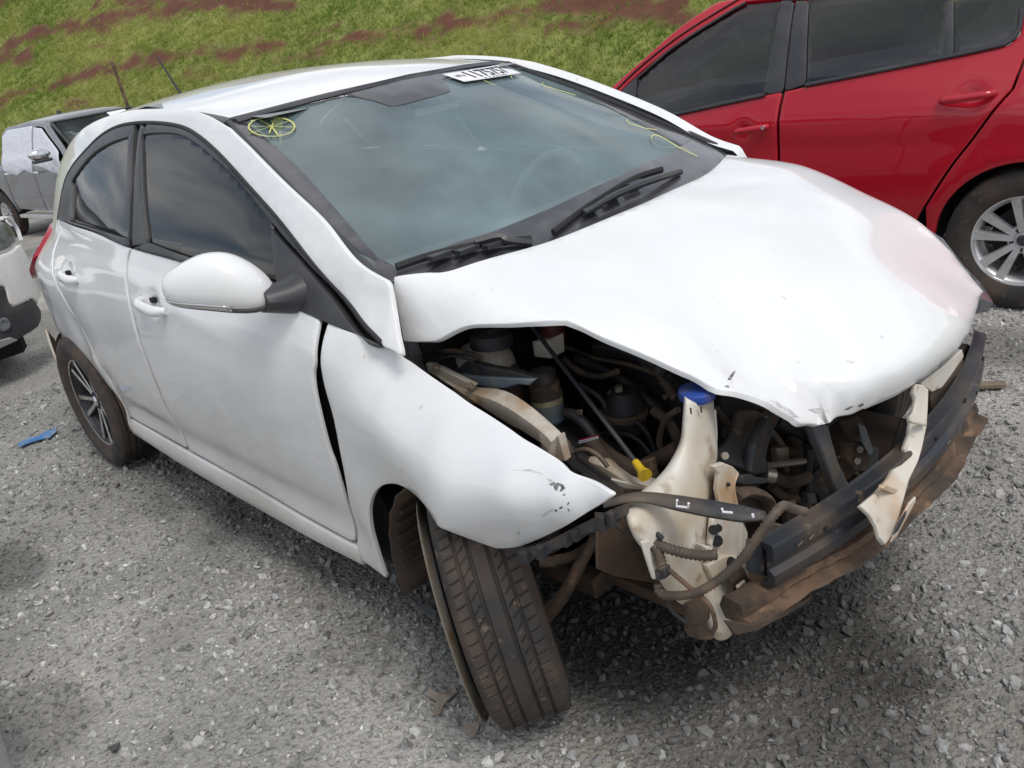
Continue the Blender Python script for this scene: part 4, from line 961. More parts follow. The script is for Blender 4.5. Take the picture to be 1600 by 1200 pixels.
# left wing, whole
FA = arch(1.25, .285, .355, .345, 0, 180, 24)
o_lw = cat(crom([(.815, .95), (.80, .75), (.76, .45), (.73, .31), (.74, .22)], 4), [(.89, .20)], FA[::-1], [(1.66, .30), (1.66, .48)], crom([(1.62, .62), (1.50, .74), (1.40, .80)], 3), crom([(1.30, .88), (1.15, .925), (1.0, .945)], 4))
panel('front_wing', o_lw, fL(), 'white', CAR, OUT_L, step=.05, r=.005, th=.02)
rows = []
for x, z0, z1 in ((1.40, .79, .84), (1.52, .72, .825), (1.64, .64, .765), (1.74, .62, .70), (1.80, .615, .66)):
    y = float(S(np.array([x]), np.array([.7]))[0])-.02 if x < 1.7 else np.interp(x, [1.70, 1.80], [.735, .60])
    rows.append([(x, y, z0), (x+.01, y+.006, (z0+z1)/2), (x-.01, y-.03, z1), (x-.06, y-.12, z1-.02), (x-.08, y-.12, z0)])
MB().loft(rows).build('headlamp', 'lens', CAR)
# ------------------------------------------------------------------ wheels
def tyre_mesh(R=.298, w=.186, rim=.195, n=480, fine=True):
    """axis +z = outer side"""
    prof = []                        # (radius, z, tread coordinate or None)
    hw = w/2; tw = .074
    side = [(rim-.006, hw-.030), (rim+.004, hw-.018), (rim+.016, hw-.010), (rim+.035, hw-.002), (rim+.055, hw), (R-.030, hw-.003), (R-.016, hw-.010), (R-.007, hw-.016)]
    for r, z in side: prof.append((r, -z, None))
    m = 58 if fine else 34
    for t in np.linspace(-tw, tw, m): prof.append((R-.004*(abs(t)/tw)**2.5, t, t))
    for r, z in side[::-1]: prof.append((r, z, None))
    th = np.linspace(0, 2*np.pi, n, endpoint=False); V = []
    rr = np.zeros((n, len(prof))); zz_ = np.zeros((n, len(prof)))
    for k, (r, z, t) in enumerate(prof):
        rr[:, k] = r; zz_[:, k] = z
        if t is not None:
            g = max(np.exp(-((abs(t)-.019)/.0036)**6), np.exp(-((abs(t)-.047)/.0036)**6)); d = .0075*g
            arc = th*R
            if fine:
                sl = np.where(abs(t) > .052, .25, .9); ph = np.where(t > 0, 0, .017)
                per = .026
                u_ = ((arc+ph+sl*t) % per)
                cut = (u_ < .0032) & ((abs(t) > .050) | ((abs(t) > .026) & (abs(t) < .044) if t > 0 else (abs(t) > .028) & (abs(t) < .044)))
                rr[:, k] = r-np.maximum(d, .0045*cut)
            else: rr[:, k] = r-d
    c, s = np.cos(th)[:, None], np.sin(th)[:, None]
    V = np.stack([rr*c, rr*s, zz_], 2).reshape(-1, 3); m = len(prof)
    F = [(i*m+k, ((i+1) % n)*m+k, ((i+1) % n)*m+k+1, i*m+k+1) for i in range(n) for k in range(m-1)]
    return V, F
def rim_parts(parent, style, R=.197, w=.16):
    bm = MB(); o = .062
    bm.lathe([(R+.006, o+.006), (R+.004, o+.010), (R-.006, o+.008), (R-.012, o-.006), (R-.018, o-.03), (R-.020, -.07), (R+.006, -.078), (R-.014, -.066), (R-.026, -.05), (R-.026, o-.03), (R-.010, o-.002)], (0, 0, 0), (0, 0, 1), 48, True)
    bm.build('rim', 'alloy_black' if style == 'black' else 'alloy', parent)
    ringm = MB().lathe([(R+.005, o+.0075), (R+.002, o+.0112), (R-.006, o+.0092), (R-.004, o+.005)], (0, 0, 0), (0, 0, 1), 48, True)
    ringm.build('rim_lip', 'alloy_face' if style == 'black' else 'alloy', parent)
    MB().lathe([(.001, .0), (.135, .0), (.135, -.012), (.001, -.012)], (0, 0, -.02), (0, 0, 1), 32).build('brake_disc', 'dark_part', parent)
    hub = MB().lathe([(.001, o-.012), (.026, o-.012), (.030, o-.018), (.062, o-.024), (.066, o-.040), (.060, -.02), (.001, -.02)], (0, 0, 0), (0, 0, 1), 30)
    H = hub.build('hub', 'alloy_black' if style == 'black' else 'alloy', parent)
    MB().lathe([(.001, o-.004), (.018, o-.005), (.024, o-.010), (.024, o-.016), (.001, o-.016)], (0, 0, 0), (0, 0, 1), 24).build('hub_cap', 'chrome' if style == 'black' else 'black_trim', H)
    for k in range(5):
        q = 2*math.pi*(k+.5)/5
        MB().lathe([(.001, o-.016), (.008, o-.016), (.0095, o-.03), (.001, o-.03)], (.045*math.cos(q), .045*math.sin(q), 0), (0, 0, 1), 10).build('wheel_bolt', 'dark_part', H)
    for k in range(5):
        q0 = 2*math.pi*k/5
        for sg in (-1, 1):
            da = .23 if style == 'black' else .26
            a0 = q0+sg*(.28 if style == 'black' else .24); a1 = q0+sg*da
            A = np.array([.040*math.cos(a0), .040*math.sin(a0), o-.016]); B_ = np.array([(R-.008)*math.cos(a1), (R-.008)*math.sin(a1), o-.001])
            d = B_-A; d /= np.linalg.norm(d); sd_ = np.cross([0, 0, 1], d); sd_ /= np.linalg.norm(sd_)
            def bar(w0, w1, z0, z1, mat, name, par):
                rows = []
                for t, wv in ((0, w0), (.5, (w0+w1)/2*.95), (1, w1)):
                    p = A+(B_-A)*t
                    rows.append([p+sd_*wv+[0, 0, z0], p+sd_*wv*.8+[0, 0, z1], p-sd_*wv*.8+[0, 0, z1], p-sd_*wv+[0, 0, z0]])
                return MB().loft(rows).build(name, mat, par)
            if style == 'black':
                s_ = bar(.015, .016, -.03, 0, 'alloy_black', 'spoke', parent)
                bar(.007, .011, 0., .0025, 'alloy_face', 'spoke_face', s_)
            else: bar(.015, .024, -.022, .003, 'alloy', 'spoke', parent)
def wheel(parent, name, loc, axis, style, fine, R=.298, spin=.3):
    ax = Vector(axis).normalized(); z = ax; x = Vector((0, 0, 1)).cross(z).normalized(); y = z.cross(x)
    w_ = empty(name, loc, parent); w_.rotation_euler = (Matrix((x, y, z)).transposed() @ Matrix.Rotation(spin, 3, 'Z')).to_euler()
    V, F = tyre_mesh(R, n=840 if fine else 160, fine=fine); mesh('tyre', V, F, 'tyre', w_, True, 40)
    rim_parts(w_, style); return w_
wheel(CAR, 'rear_wheel', (-1.25, -.738, .298), (0, -1, 0), 'black', False, spin=.95)
wheel(CAR, 'rear_wheel', (-1.25, .738, .298), (0, 1, 0), 'black', False)
wheel(CAR, 'front_wheel', (1.25, .738, .298), (0, 1, 0), 'black', False)
ST, CB = math.radians(36), math.radians(-7)
axv = np.array([-math.sin(ST)*math.cos(CB), -math.cos(ST)*math.cos(CB), math.sin(CB)])
fw_ = wheel(CAR, 'front_wheel', (1.206, -.723, .297), axv, 'black', True)
MB().lathe([(.250, -.002), (.262, -.003), (.266, 0), (.262, .003), (.250, .002), (.236, -.006), (.236, -.009)], (0, 0, .112), (0, 0, 1), 56, True).build('rim_flange', 'steel', fw_)
MB().lathe([(.190, .098), (.236, .104), (.236, .099), (.190, .090)], (0, 0, 0), (0, 0, 1), 48, True).build('rim_well', 'dark_part', fw_)
fw_['label'] = 'muddy front wheel splayed outwards on broken suspension'

# ------------------------------------------------------------------ engine bay and wrecked front
def PX(pts, **k):
    out = []
    for p in pts:
        if len(p) == 3: out.append(at(p[0], p[1], **{list(k)[0]: p[2]}))
        else: out.append(at(p[0], p[1], **k))
    return np.array(out)
VD = -_f                                                       # towards the camera: used only to give plates a facing
def pl(name, mat, pts, th=.01, bevel=.003, d=None, parent=CAR, **k):
    return MB().plate(PX(pts, **k), th, d).build(name, mat, parent, True, 40, bevel=bevel)
def tb(name, mat, pts, r, parent=CAR, corr=None, n=10, flat=1., **k):
    return MB().tube(PX(pts, **k), r, n, 6, corr=corr, flat=flat).build(name, mat, parent, True, 60)
# dark hollow of the bay: aprons, radiator, tray, left wing inside
mesh('inner_apron', [(1.0, -.44, .80), (1.0, -.44, .40), (1.58, -.40, .36), (1.58, -.42, .52), (1.3, -.44, .62)], [(0, 1, 2, 3, 4)], 'dark_part', CAR, False)
mesh('inner_apron', [(1.0, -.44, .80), (1.3, -.44, .62), (1.58, -.42, .52), (1.58, -.62, .58), (1.3, -.66, .72), (1.0, -.66, .84)], [(0, 1, 2, 3, 4, 5)], 'dark_part', CAR, False)
mesh('inner_apron', [(1.0, .64, .94), (1.0, .64, .35), (1.70, .60, .35), (1.70, .60, .62), (1.3, .64, .84)], [(0, 4, 3, 2, 1)], 'dark_part', CAR, False)
MB().box((1.26, .06, .235), (.38, .54, .015)).build('engine_tray', 'brown_plastic', CAR)
MB().box((1.47, .20, .48), (.025, .40, .16)).build('radiator', 'dark_part', CAR)
eng = MB().box((1.30, .02, .62), (.17, .30, .17), ch=.3).build('engine_block', 'dark_part', CAR, bevel=.01)
MB().box((1.28, .02, .815), (.15, .25, .035), ch=.4).build('engine_cover', 'black_plastic', eng, bevel=.01)
rr_ = random.Random(5)
for k in range(46):                                             # clutter of fittings on the engine
    px = rr_.uniform(880, 1130); py = rr_.uniform(515, 700) + max(0, (px-900)*.25); y = rr_.uniform(-.34, -.10)
    c = at(px, min(py, 705), y=y)
    if c[2] > .86: continue
    a = [rr_.uniform(0, 3) for _ in range(3)]; R = (Matrix.Rotation(a[0], 3, 'Z') @ Matrix.Rotation(a[1], 3, 'X'))
    if k % 3: MB().box(c, (rr_.uniform(.012, .045), rr_.uniform(.010, .03), rr_.uniform(.008, .025)), R, .3).build('engine_fitting', 'dark_part', eng)
    else: MB().lathe([(.001, .03), (.010, .03), (.013, .02), (.013, 0), (.018, -.002), (.018, -.02), (.001, -.02)], c, R @ Vector((0, 0, 1)), 12).build('engine_fitting', 'dark_part' if k % 2 else 'black_plastic', eng)
for (a, b_) in (((900, 560), (1030, 640)), ((930, 540), (1050, 590))):
    tb('engine_hose', 'dark_part', [a, ((a[0]+b_[0])/2, (a[1]+b_[1])/2-12), b_], .012, y=-.33)
# strut tower, brackets, rail
MB().lathe([(.001, .045), (.03, .045), (.05, .035), (.068, .012), (.078, -.03), (.085, -.08)], at(757, 562, y=-.53), (0, .1, 1), 28).build('strut_tower', 'cream', CAR)
MB().lathe([(.001, .045), (.03, .045), (.05, .03), (.052, .0), (.001, 0)], at(768, 540, y=-.52), (0, .1, 1), 24).build('strut_cap', 'black_plastic', CAR)
up = PX([(677, 578), (733, 602), (787, 610), (827, 633), (867, 667), (878, 678)], y=-.645); lo = PX([(690, 592), (733, 622), (773, 647), (813, 670), (847, 693), (858, 707)], y=-.675)
MB().loft([[a, a*.5+b_*.5+[0, -.012, .008], b_, b_+[0, .03, -.035], a+[0, .012, -.03]] for a, b_ in zip(crom(up, 4), crom(lo, 4))]).build('apron_rail', 'cream', CAR, sharp=50)
pl('apron_rail_end', 'cream', [(847, 692), (878, 677), (884, 700), (889, 718), (872, 716), (858, 706)], .02, y=-.65)
pl('rail_flange', 'cream', [(668, 566), (690, 573), (745, 600), (733, 616), (700, 598), (672, 578)], .015, y=-.66)
for a, b_ in ((682, 574), (736, 605)): MB().lathe([(.001, .008), (.008, .008), (.010, 0), (.001, 0)], at(a, b_, y=-.67), (0, -.5, .8), 8).build('rail_bolt', 'steel', CAR)
pl('fuse_bracket', 'black_plastic', [(710, 577), (722, 572), (729, 565), (745, 565), (771, 572), (800, 576), (843, 589), (840, 593), (800, 590), (735, 584), (727, 597), (712, 594)], .02, y=-.61)
pl('fuse_bracket_lip', 'blue_grey', [(722, 583), (740, 587), (838, 592), (829, 601), (812, 599), (794, 606), (740, 600)], .012, y=-.625)
tb('hose_stub', 'black_plastic', [(640, 545), (648, 545), (668, 555), (680, 560)], .03, y=-.60)
# coolant bottle
c0 = at(857, 640, y=-.52); ax_ = (-.08, .04, 1)
bot = MB().lathe([(.001, -.030), (.030, -.030), (.036, -.022), (.037, .018), (.001, .018)], c0, ax_, 24).build('coolant_bottle', 'blue_grey', CAR)
MB().lathe([(.001, .018), (.0365, .018), (.0365, .032), (.001, .032)], c0, ax_, 24).build('bottle_band', 'pale_yellow', bot)
MB().lathe([(.001, .032), (.040, .032), (.040, .038), (.036, .044), (.036, .068), (.001, .068)], c0, ax_, 24).build('bottle_collar', 'rusty', bot)
MB().lathe([(.001, .068), (.030, .068), (.031, .092), (.026, .096), (.001, .096)], c0, ax_, 24).build('bottle_cap', 'black_plastic', bot)
MB().lathe([(.001, .03), (.030, .03), (.030, -.03), (.001, -.03)], at(862, 512, y=-.40), (0, 0, 1), 20).build('brake_fluid_cap', 'dull_red', CAR)
pl('fluid_reservoir', 'milky', [(842, 528), (870, 525), (872, 555), (846, 552)], .05, y=-.42)
tb('heater_hose', 'black_plastic', [(886, 645), (900, 650), (918, 668), (932, 688)], .013, y=-.52)
pl('hose_clip', 'steel', [(900, 640), (910, 640), (910, 648), (902, 648)], .003, y=-.53)
tb('radiator_hose', 'brown_plastic', [(922, 688), (938, 706), (962, 725), (990, 735), (1008, 735)], [.022, .024, .025, .024, .022], y=-.53)
tb('radiator_pipe', 'brown_plastic', [(1010, 727), (1035, 714), (1062, 700)], .018, y=-.47)
pl('pipe_bracket', 'rusty', [(1000, 722), (1020, 715), (1026, 745), (1008, 752)], .02, y=-.52)
tb('wiring_loom', 'black_plastic', [(888, 700), (895, 715), (900, 740), (903, 755)], .012, y=-.60)
tb('wire', 'dark_part', [(890, 690), (915, 684), (945, 678), (975, 678), (1000, 690), (1020, 715)], .005, y=-.45)
tb('wire', 'dark_part', [(990, 655), (1010, 675), (1022, 705)], .006, y=-.40)
for k, (mt, dy_) in enumerate((('tail_red', 0), ('sticker', 2), ('blue_scrap', 4), ('sticker', 6))):
    tb('loose_wire', mt, [(905, 688+dy_*.7), (918, 685+dy_*.6), (934, 681+dy_*.5)], .0018, n=6, y=-.56)
# engine mount tower
c1 = at(975, 640, y=-.38)
mt_ = MB().lathe([(.001, .05), (.030, .05), (.042, .03), (.050, .005), (.046, 0), (.052, -.012), (.050, -.03), (.046, -.05), (.001, -.05)], c1, (.05, 0, 1), 24).build('engine_mount', 'dark_part', CAR)
MB().lathe([(.0515, .003), (.055, 0), (.055, -.012), (.051, -.015)], c1, (.05, 0, 1), 24).build('mount_ring', 'brown_plastic', mt_)
MB().lathe([(.001, .012), (.009, .012), (.010, 0), (.001, 0)], c1+[0, -.01, .052], (.05, 0, 1), 8).build('mount_nut', 'steel', mt_)
# prop rod with yellow grip
tb('prop_rod', 'black_trim', [(828, 506, -.45), (995, 724, -.565)], .0055, n=8, y=-.5)
g0, g1_ = at(993, 722, y=-.565), at(1016, 754, y=-.60)
MB().lathe([(.001, 0), (.008, 0), (.009, .02), (.0095, .032), (.014, .042), (.015, .048), (.001, .048)], g0, g1_-g0, 14).build('prop_grip', 'yellow', CAR)
# lower rail running to the front corner
pl('chassis_rail', 'cream', [(907, 713), (930, 712), (950, 718), (985, 740), (1030, 764), (1028, 770), (985, 758), (930, 742), (910, 737)], .05, y=-.55)
pl('chassis_rail_flange', 'dirty_white', [(908, 737), (960, 748), (1030, 766), (1030, 772), (985, 764), (940, 752), (912, 743)], .01, y=-.575)
pl('corner_panel', 'rusty', [(955, 760), (1000, 765), (1030, 770), (1020, 790), (985, 800), (955, 790)], .01, y=-.58)

# ---- washer bottle: sections (left px, right px, row, depth x, half depth)
rows = []
WB_ = [(1070, 1114, 622, 1.640, .024), (1069, 1115, 634, 1.642, .026), (1067, 1117, 660, 1.645, .028), (1064, 1120, 690, 1.648, .031), (1054, 1119, 715, 1.652, .036), (1038, 1114, 742, 1.656, .042),
       (1016, 1108, 766, 1.660, .048), (988, 1105, 790, 1.664, .052), (978, 1105, 806, 1.666, .054), (986, 1105, 830, 1.668, .054), (1004, 1107, 855, 1.670, .052), (1016, 1122, 880, 1.672, .050), (1030, 1134, 905, 1.674, .044), (1044, 1132, 925, 1.674, .036), (1062, 1122, 940, 1.674, .02)]
rdir = np.array([.70, .71, 0]); ddir = np.array([-.71, .70, 0])
W4 = np.array([np.r_[at(a, c, x=x), at(b_, c, x=x), [dpt]] for a, b_, c, x, dpt in WB_]); W4 = crom(W4, 3)
for r_ in W4:
    A, B_ = r_[:3], r_[3:6]; c = (A+B_)/2; h = (B_-A)/2
    rows.append([c+h*(np.sign(math.cos(q))*abs(math.cos(q))**.8)+ddir*r_[6]*(np.sign(math.sin(q))*abs(math.sin(q))**.8) for q in np.linspace(0, 2*np.pi, 24, endpoint=False)])
WBO = MB().loft(rows).build('washer_bottle', 'milky', CAR, sharp=80); WBO['label'] = 'milky white washer bottle with long neck and blue cap'
cp = at(1089, 614, x=1.638)
MB().lathe([(.001, .012), (.028, .012), (.035, .008), (.037, 0), (.035, -.008), (.027, -.012), (.001, -.012)], cp, (.06, -.05, 1), 28).build('washer_cap', 'blue_cap', WBO)
lob = PX([(1095, 905, 1.68), (1112, 940, 1.70), (1125, 968, 1.71), (1130, 985, 1.71)], x=1.7)
MB().tube(lob, [.034, .036, .038, .026], 16, 5, flat=.8).build('washer_bottle_foot', 'milky', WBO)
pm = at(1088, 962, x=1.71)
pump = MB().lathe([(.001, .035), (.022, .035), (.026, .02), (.026, 0), (.022, -.004), (.022, -.035), (.018, -.04), (.001, -.04)], pm, (.1, .05, 1), 16).build('washer_pump', 'brown_plastic', WBO)
pl('pump_plug', 'rusty', [(1078, 985), (1108, 984), (1104, 995), (1084, 996)], .03, parent=pump, x=1.71)
pl('bottle_ear', 'milky', [(1000, 846), (1012, 843), (1022, 850), (1014, 856), (1018, 880), (1026, 905), (1020, 905), (1008, 870)], .008, x=1.70, parent=WBO)
pl('bottle_ear', 'milky', [(1090, 850), (1104, 852), (1120, 862), (1118, 866), (1100, 860)], .02, x=1.715, parent=WBO)
# white bracket beside it, black shroud, corner bits
pl('lamp_bracket', 'dirty_white', [(1110, 728), (1127, 722), (1142, 728), (1152, 738), (1145, 750), (1146, 770), (1150, 790), (1157, 814), (1165, 830), (1164, 870), (1167, 905), (1140, 905), (1118, 880), (1106, 850), (1110, 812), (1122, 786), (1117, 764), (1120, 740)], .012, x=1.70)
MB().tube(PX([(1152, 739), (1146, 760), (1151, 790), (1157, 815), (1156, 860), (1158, 880)], x=1.705), .004, 6).build('lamp_bracket_edge', 'dirty_white', CAR)
for a, b_, r in ((1138, 757, .004), (1115, 828, .010), (1122, 825, .008), (1120, 845, .012)): MB().lathe([(.001, .004), (r, .003), (r, -.003), (.001, -.003)], at(a, b_, x=1.709), VD, 10).build('bracket_hole', 'dark_void', CAR)
pl('bracket_flap', 'rusty', [(1030+102, 890), (1160, 885), (1170, 905), (1195, 915), (1214, 925), (1200, 945), (1175, 972), (1168, 975), (1165, 955), (1150, 930)], .006, x=1.74)
pl('bracket_foot', 'dirty_white', [(1150, 915), (1163, 905), (1168, 935), (1195, 925), (1205, 930), (1170, 973), (1166, 960)], .006, x=1.755)
pl('lower_bracket', 'milky', [(1100, 882), (1130, 866), (1150, 868), (1162, 878), (1156, 890), (1130, 900), (1110, 905)], .014, x=1.71)
MB().lathe([(.001, .004), (.009, .003), (.009, -.003), (.001, -.003)], at(1142, 877, x=1.722), VD, 12).build('bracket_hole', 'dark_void', CAR)
sh = PX([(1150, 640, 1.60), (1180, 641, 1.62), (1200, 650, 1.63), (1207, 670, 1.64), (1197, 700, 1.65), (1194, 715, 1.65), (1198, 738, 1.66), (1177, 742, 1.66), (1150, 730, 1.655), (1116, 720, 1.65), (1116, 706, 1.645), (1132, 690, 1.63), (1142, 672, 1.62)], x=1.6)
MB().plate(sh, .012).build('headlamp_shroud', 'black_plastic', CAR, bevel=.004)
tb('shroud_rib', 'black_plastic', [(1192, 655, 1.645), (1175, 690, 1.66), (1168, 735, 1.665)], .012, x=1.65, flat=.6)
MB().lathe([(.001, .006), (.008, .006), (.009, 0), (.001, 0)], at(1132, 712, x=1.665), VD, 8).build('shroud_bolt', 'steel', CAR)
tb('shroud_clip', 'steel', [(1196, 650), (1197, 660)], .004, x=1.65)
pl('torn_plastic', 'black_plastic', [(1143, 752), (1155, 742), (1172, 740), (1180, 745), (1200, 748), (1195, 755), (1160, 757)], .006, x=1.70)
tb('bay_strut', 'steel', [(1196, 728), (1256, 720)], .0085, x=1.60); tb('bay_strut', 'steel', [(1302, 717), (1325, 714), (1334, 706)], .0085, x=1.60)
tb('oil_hose', 'brown_plastic', [(1205, 744), (1225, 752), (1245, 752), (1262, 745)], .014, x=1.66)
MB().lathe([(.012, -.012), (.017, -.010), (.017, .010), (.012, .012)], at(1203, 743, x=1.665), (.6, .6, -.3), 14, False).build('hose_clamp', 'steel', CAR)
tb('horn_bracket', 'rusty', [(1148, 775), (1165, 768), (1190, 775), (1200, 792), (1200, 810)], [.018, .022, .024, .022, .016], x=1.70, flat=.5)
pl('horn_cover', 'brown_plastic', [(1145, 760), (1175, 757), (1196, 768), (1206, 788), (1204, 808), (1188, 815), (1165, 800), (1150, 790)], .012, x=1.69)
hc_ = at(1289, 752, x=1.62)
hn = MB().lathe([(.001, .008), (.030, .008), (.040, .002), (.042, -.006), (.036, -.012), (.001, -.012)], hc_, (.8, -.5, .2), 24).build('horn', 'dark_part', CAR)
MB().lathe([(.001, .014), (.020, .013), (.026, .009), (.001, .009)], hc_, (.8, -.5, .2), 20).build('horn_plate', 'rusty', hn)
pl('connector', 'black_plastic', [(1256, 770), (1268, 768), (1272, 785), (1258, 787)], .02, x=1.64)
tb('connector_cable', 'dark_part', [(1264, 700), (1262, 735), (1263, 770)], .012, x=1.60)
tb('air_duct', 'dark_part', [(1210, 655), (1235, 668), (1262, 680), (1275, 700)], .020, x=1.55)
# bonnet latch stay and rusty latch
MAT['stay'] = M_('dusty_grey_enamel', (.085, .09, .10), .5, dirt=[((.16, .125, .09), 12, .5, .72)])
pl('latch_stay', 'stay', [(1262, 662), (1287, 662), (1294, 690), (1303, 720), (1314, 745), (1326, 762), (1332, 778), (1316, 788), (1304, 778), (1292, 748), (1280, 712), (1270, 688)], .022, x=1.76, bevel=.005)
pl('latch_stay_foot', 'stay', [(1302, 776), (1330, 762), (1358, 764), (1345, 785), (1340, 806), (1325, 812), (1305, 786)], .02, x=1.80)
pl('bonnet_latch', 'rusty', [(1317, 690), (1345, 690), (1352, 705), (1350, 735), (1330, 733), (1316, 712)], .02, x=1.66)
for a, b_ in ((1342, 702), (1338, 720)): MB().lathe([(.001, .008), (.009, .008), (.010, 0), (.001, 0)], at(a, b_, x=1.675), VD, 8).build('latch_bolt', 'steel', CAR)
pl('latch_scrap', 'blue_grey', [(1340, 660), (1352, 668), (1364, 705), (1358, 712), (1346, 690)], .004, x=1.68)
pl('latch_mount', 'rusty', [(1312, 658), (1340, 650), (1350, 665), (1338, 680), (1318, 676)], .01, x=1.66)

# ---- crash beam: channel bowed forward, right end at the torn crush can
def beam_x(y): return 1.812+.085*(1-(y/.56)**2)
rows = []
for y in np.linspace(-.535, .555, 23):
    x = beam_x(y); z = .535+.03*(y+.535)/1.09
    rows.append([(x-.030, y, z+.016), (x-.027, y, z+.009), (x-.004, y, z+.006), (x, y, z), (x-.002, y, z-.030), (x-.012, y, z-.040), (x-.012, y, z-.052), (x, y, z-.062), (x, y, z-.085), (x-.006, y, z-.092), (x-.03, y, z-.095), (x-.03, y, z-.085), (x-.016, y, z-.078), (x-.016, y, z-.01), (x-.03, y, z+.004)])
BM_ = MB().loft(rows).build('crash_beam', 'beam_black', CAR, sharp=40); BM_['label'] = 'black steel crash beam across the bare front'
pl('crush_can', 'beam_black', [(1168, 842), (1203, 850), (1214, 864), (1212, 905), (1168, 892)], .01, x=1.79)
for a, b_ in ((1199, 864), (1199, 881)): MB().lathe([(.001, .002), (.004, .002), (.004, -.002), (.001, -.002)], at(a, b_, x=1.797), VD, 8).build('can_hole', 'dark_void', CAR)
pl('crush_can_top', 'steel', [(1200, 815), (1250, 825), (1254, 832), (1207, 854), (1180, 846)], .01, x=1.76)
MB().box((1.60, -.46, .49), (.09, .045, .05)).build('chassis_leg', 'dark_part', CAR, bevel=.006)
MB().box((1.70, .48, .50), (.09, .045, .05)).build('chassis_leg', 'dark_part', CAR, bevel=.006)
# broken upper strip of the bumper, muddy white
st = PX([(1428, 601, 1.865), (1440, 602, 1.87), (1448, 610, 1.875), (1447, 640, 1.885), (1445, 668, 1.892), (1438, 700, 1.90), (1432, 722, 1.905), (1418, 750, 1.915), (1411, 775, 1.925), (1400, 815, 1.935), (1391, 838, 1.94), (1380, 852, 1.94), (1372, 842, 1.935), (1366, 822, 1.925), (1357, 806, 1.915), (1341, 791, 1.90), (1366, 770, 1.895), (1385, 748, 1.89), (1392, 735, 1.887), (1404, 727, 1.885), (1413, 712, 1.88), (1410, 702, 1.88), (1417, 680, 1.875), (1420, 662, 1.872), (1418, 652, 1.87), (1424, 645, 1.87), (1428, 625, 1.867), (1424, 615, 1.865)], x=1.9)
SB = MB().plate(st, .012).build('bumper_strip', 'dirty_white', CAR, bevel=.003); SB['label'] = 'broken muddy white strip hanging over the crash beam'
pl('strip_shard', 'dirty_white', [(1390, 848), (1402, 820), (1420, 786), (1430, 775), (1429, 783), (1412, 815), (1398, 840)], .006, x=1.945, parent=SB)
pl('strip_shard_inside', 'beam_black', [(1394, 836), (1402, 820), (1416, 797), (1414, 806), (1402, 830)], .004, x=1.952, parent=SB)
for q in ([(1420, 655), (1444, 660), (1444, 666), (1421, 661)], [(1378, 757), (1400, 764), (1396, 772), (1375, 763)]):
    MB().plate(PX(q, x=1.895 if q[0][1] < 700 else 1.912), .012).build('strip_rib', 'dirty_white', SB, bevel=.003)
rb = PX([(1418, 655), (1408, 690), (1395, 720), (1375, 745), (1355, 762)], x=1.85)
MB().tube(rb, .016, 8, 6, flat=.5, corr=(.012, .08)).build('grille_seal', 'black_plastic', CAR)
pl('upper_strip_end', 'dirty_white', [(1432, 598), (1450, 585), (1475, 566), (1497, 545), (1500, 556), (1480, 585), (1465, 605), (1450, 612)], .02, x=1.84)
pl('grille_back', 'brown_plastic', [(1447, 612), (1470, 600), (1495, 565), (1500, 560), (1490, 592), (1470, 620), (1450, 650)], .02, x=1.835)
# lower crossmember caked in red mud, undertray
rows = []
for y in np.linspace(-.60, .42, 48):
    x = 1.80+.105*(1-((y-.02)/.62)**2)+.006*math.sin(y*19); z = .418+.004*math.sin(y*23)
    rows.append([np.array(q_)+RNG.normal(0, .0014, 3) for q_ in [(x-.06, y, z+.016+.010*math.sin(y*7)), (x-.022, y, z+.012+.008*math.sin(y*7)), (x-.016, y, z-.006), (x-.020, y, z-.014), (x+.006, y, z-.020), (x+.008, y, z-.026), (x-.06, y, z-.028), (x-.07, y, z)]])
LC = MB().loft(rows).build('lower_crossmember', 'rusty', CAR, sharp=40); LC['label'] = 'rust-brown lower crossmember caked in red mud'
pl('undertray_lip', 'brown_plastic', [(1130, 968), (1175, 975), (1230, 950), (1270, 930), (1262, 940), (1225, 962), (1180, 985), (1145, 992)], .006, x=1.82)
pl('crossmember_tab', 'rusty', [(1440, 745), (1462, 700), (1490, 675), (1500, 680), (1497, 700), (1475, 720), (1455, 745)], .012, x=1.865)
pl('crossmember_tab', 'brown_plastic', [(1498, 690), (1508, 688), (1506, 712), (1490, 716)], .012, x=1.86)
# long black mounting strip with white L marks
tb('mounting_strip', 'black_plastic', [(945, 788, -.765), (985, 778, -.74), (1015, 778, -.72), (1060, 786, -.70), (1110, 795, -.68), (1160, 803, -.66), (1196, 806, -.64)], [.012, .014, .016, .021, .023, .022, .012], y=-.7, flat=.5)
ms = CAR.children[-1]
for q, dp in (([(1058, 781), (1057, 791), (1075, 793), (1076, 786)], -.722), ([(1128, 794), (1130, 800), (1144, 801)], -.695), ([(1176, 803), (1177, 808)], -.675)):
    MB().tube(PX(q, y=dp), .0022, 6, 1).build('strip_mark', 'sticker', ms)
# slotted bracket under the wing edge
rows = []
pp = crom(PX([(812, 862, -.845), (850, 852, -.84), (890, 832, -.82), (930, 812, -.80), (968, 796, -.78)], y=-.8), 5)
for k, p in enumerate(pp): 
    h = .016+.006*(k % 3 == 0); rows.append([p+[0, -.006, .006], p+[0, -.010, -h], p+[0, .022, -h-.006], p+[0, .03, 0]])
SBK = MB().loft(rows).build('wing_bracket', 'black_plastic', CAR, False)
for k in (2, 5, 10, 12, 17, 19):
    MB().box(pp[k]+[0, -.010, -.010], (.004+.002*(k % 3), .008, .012+.003*(k % 2))).build('bracket_rib', 'black_plastic', SBK)
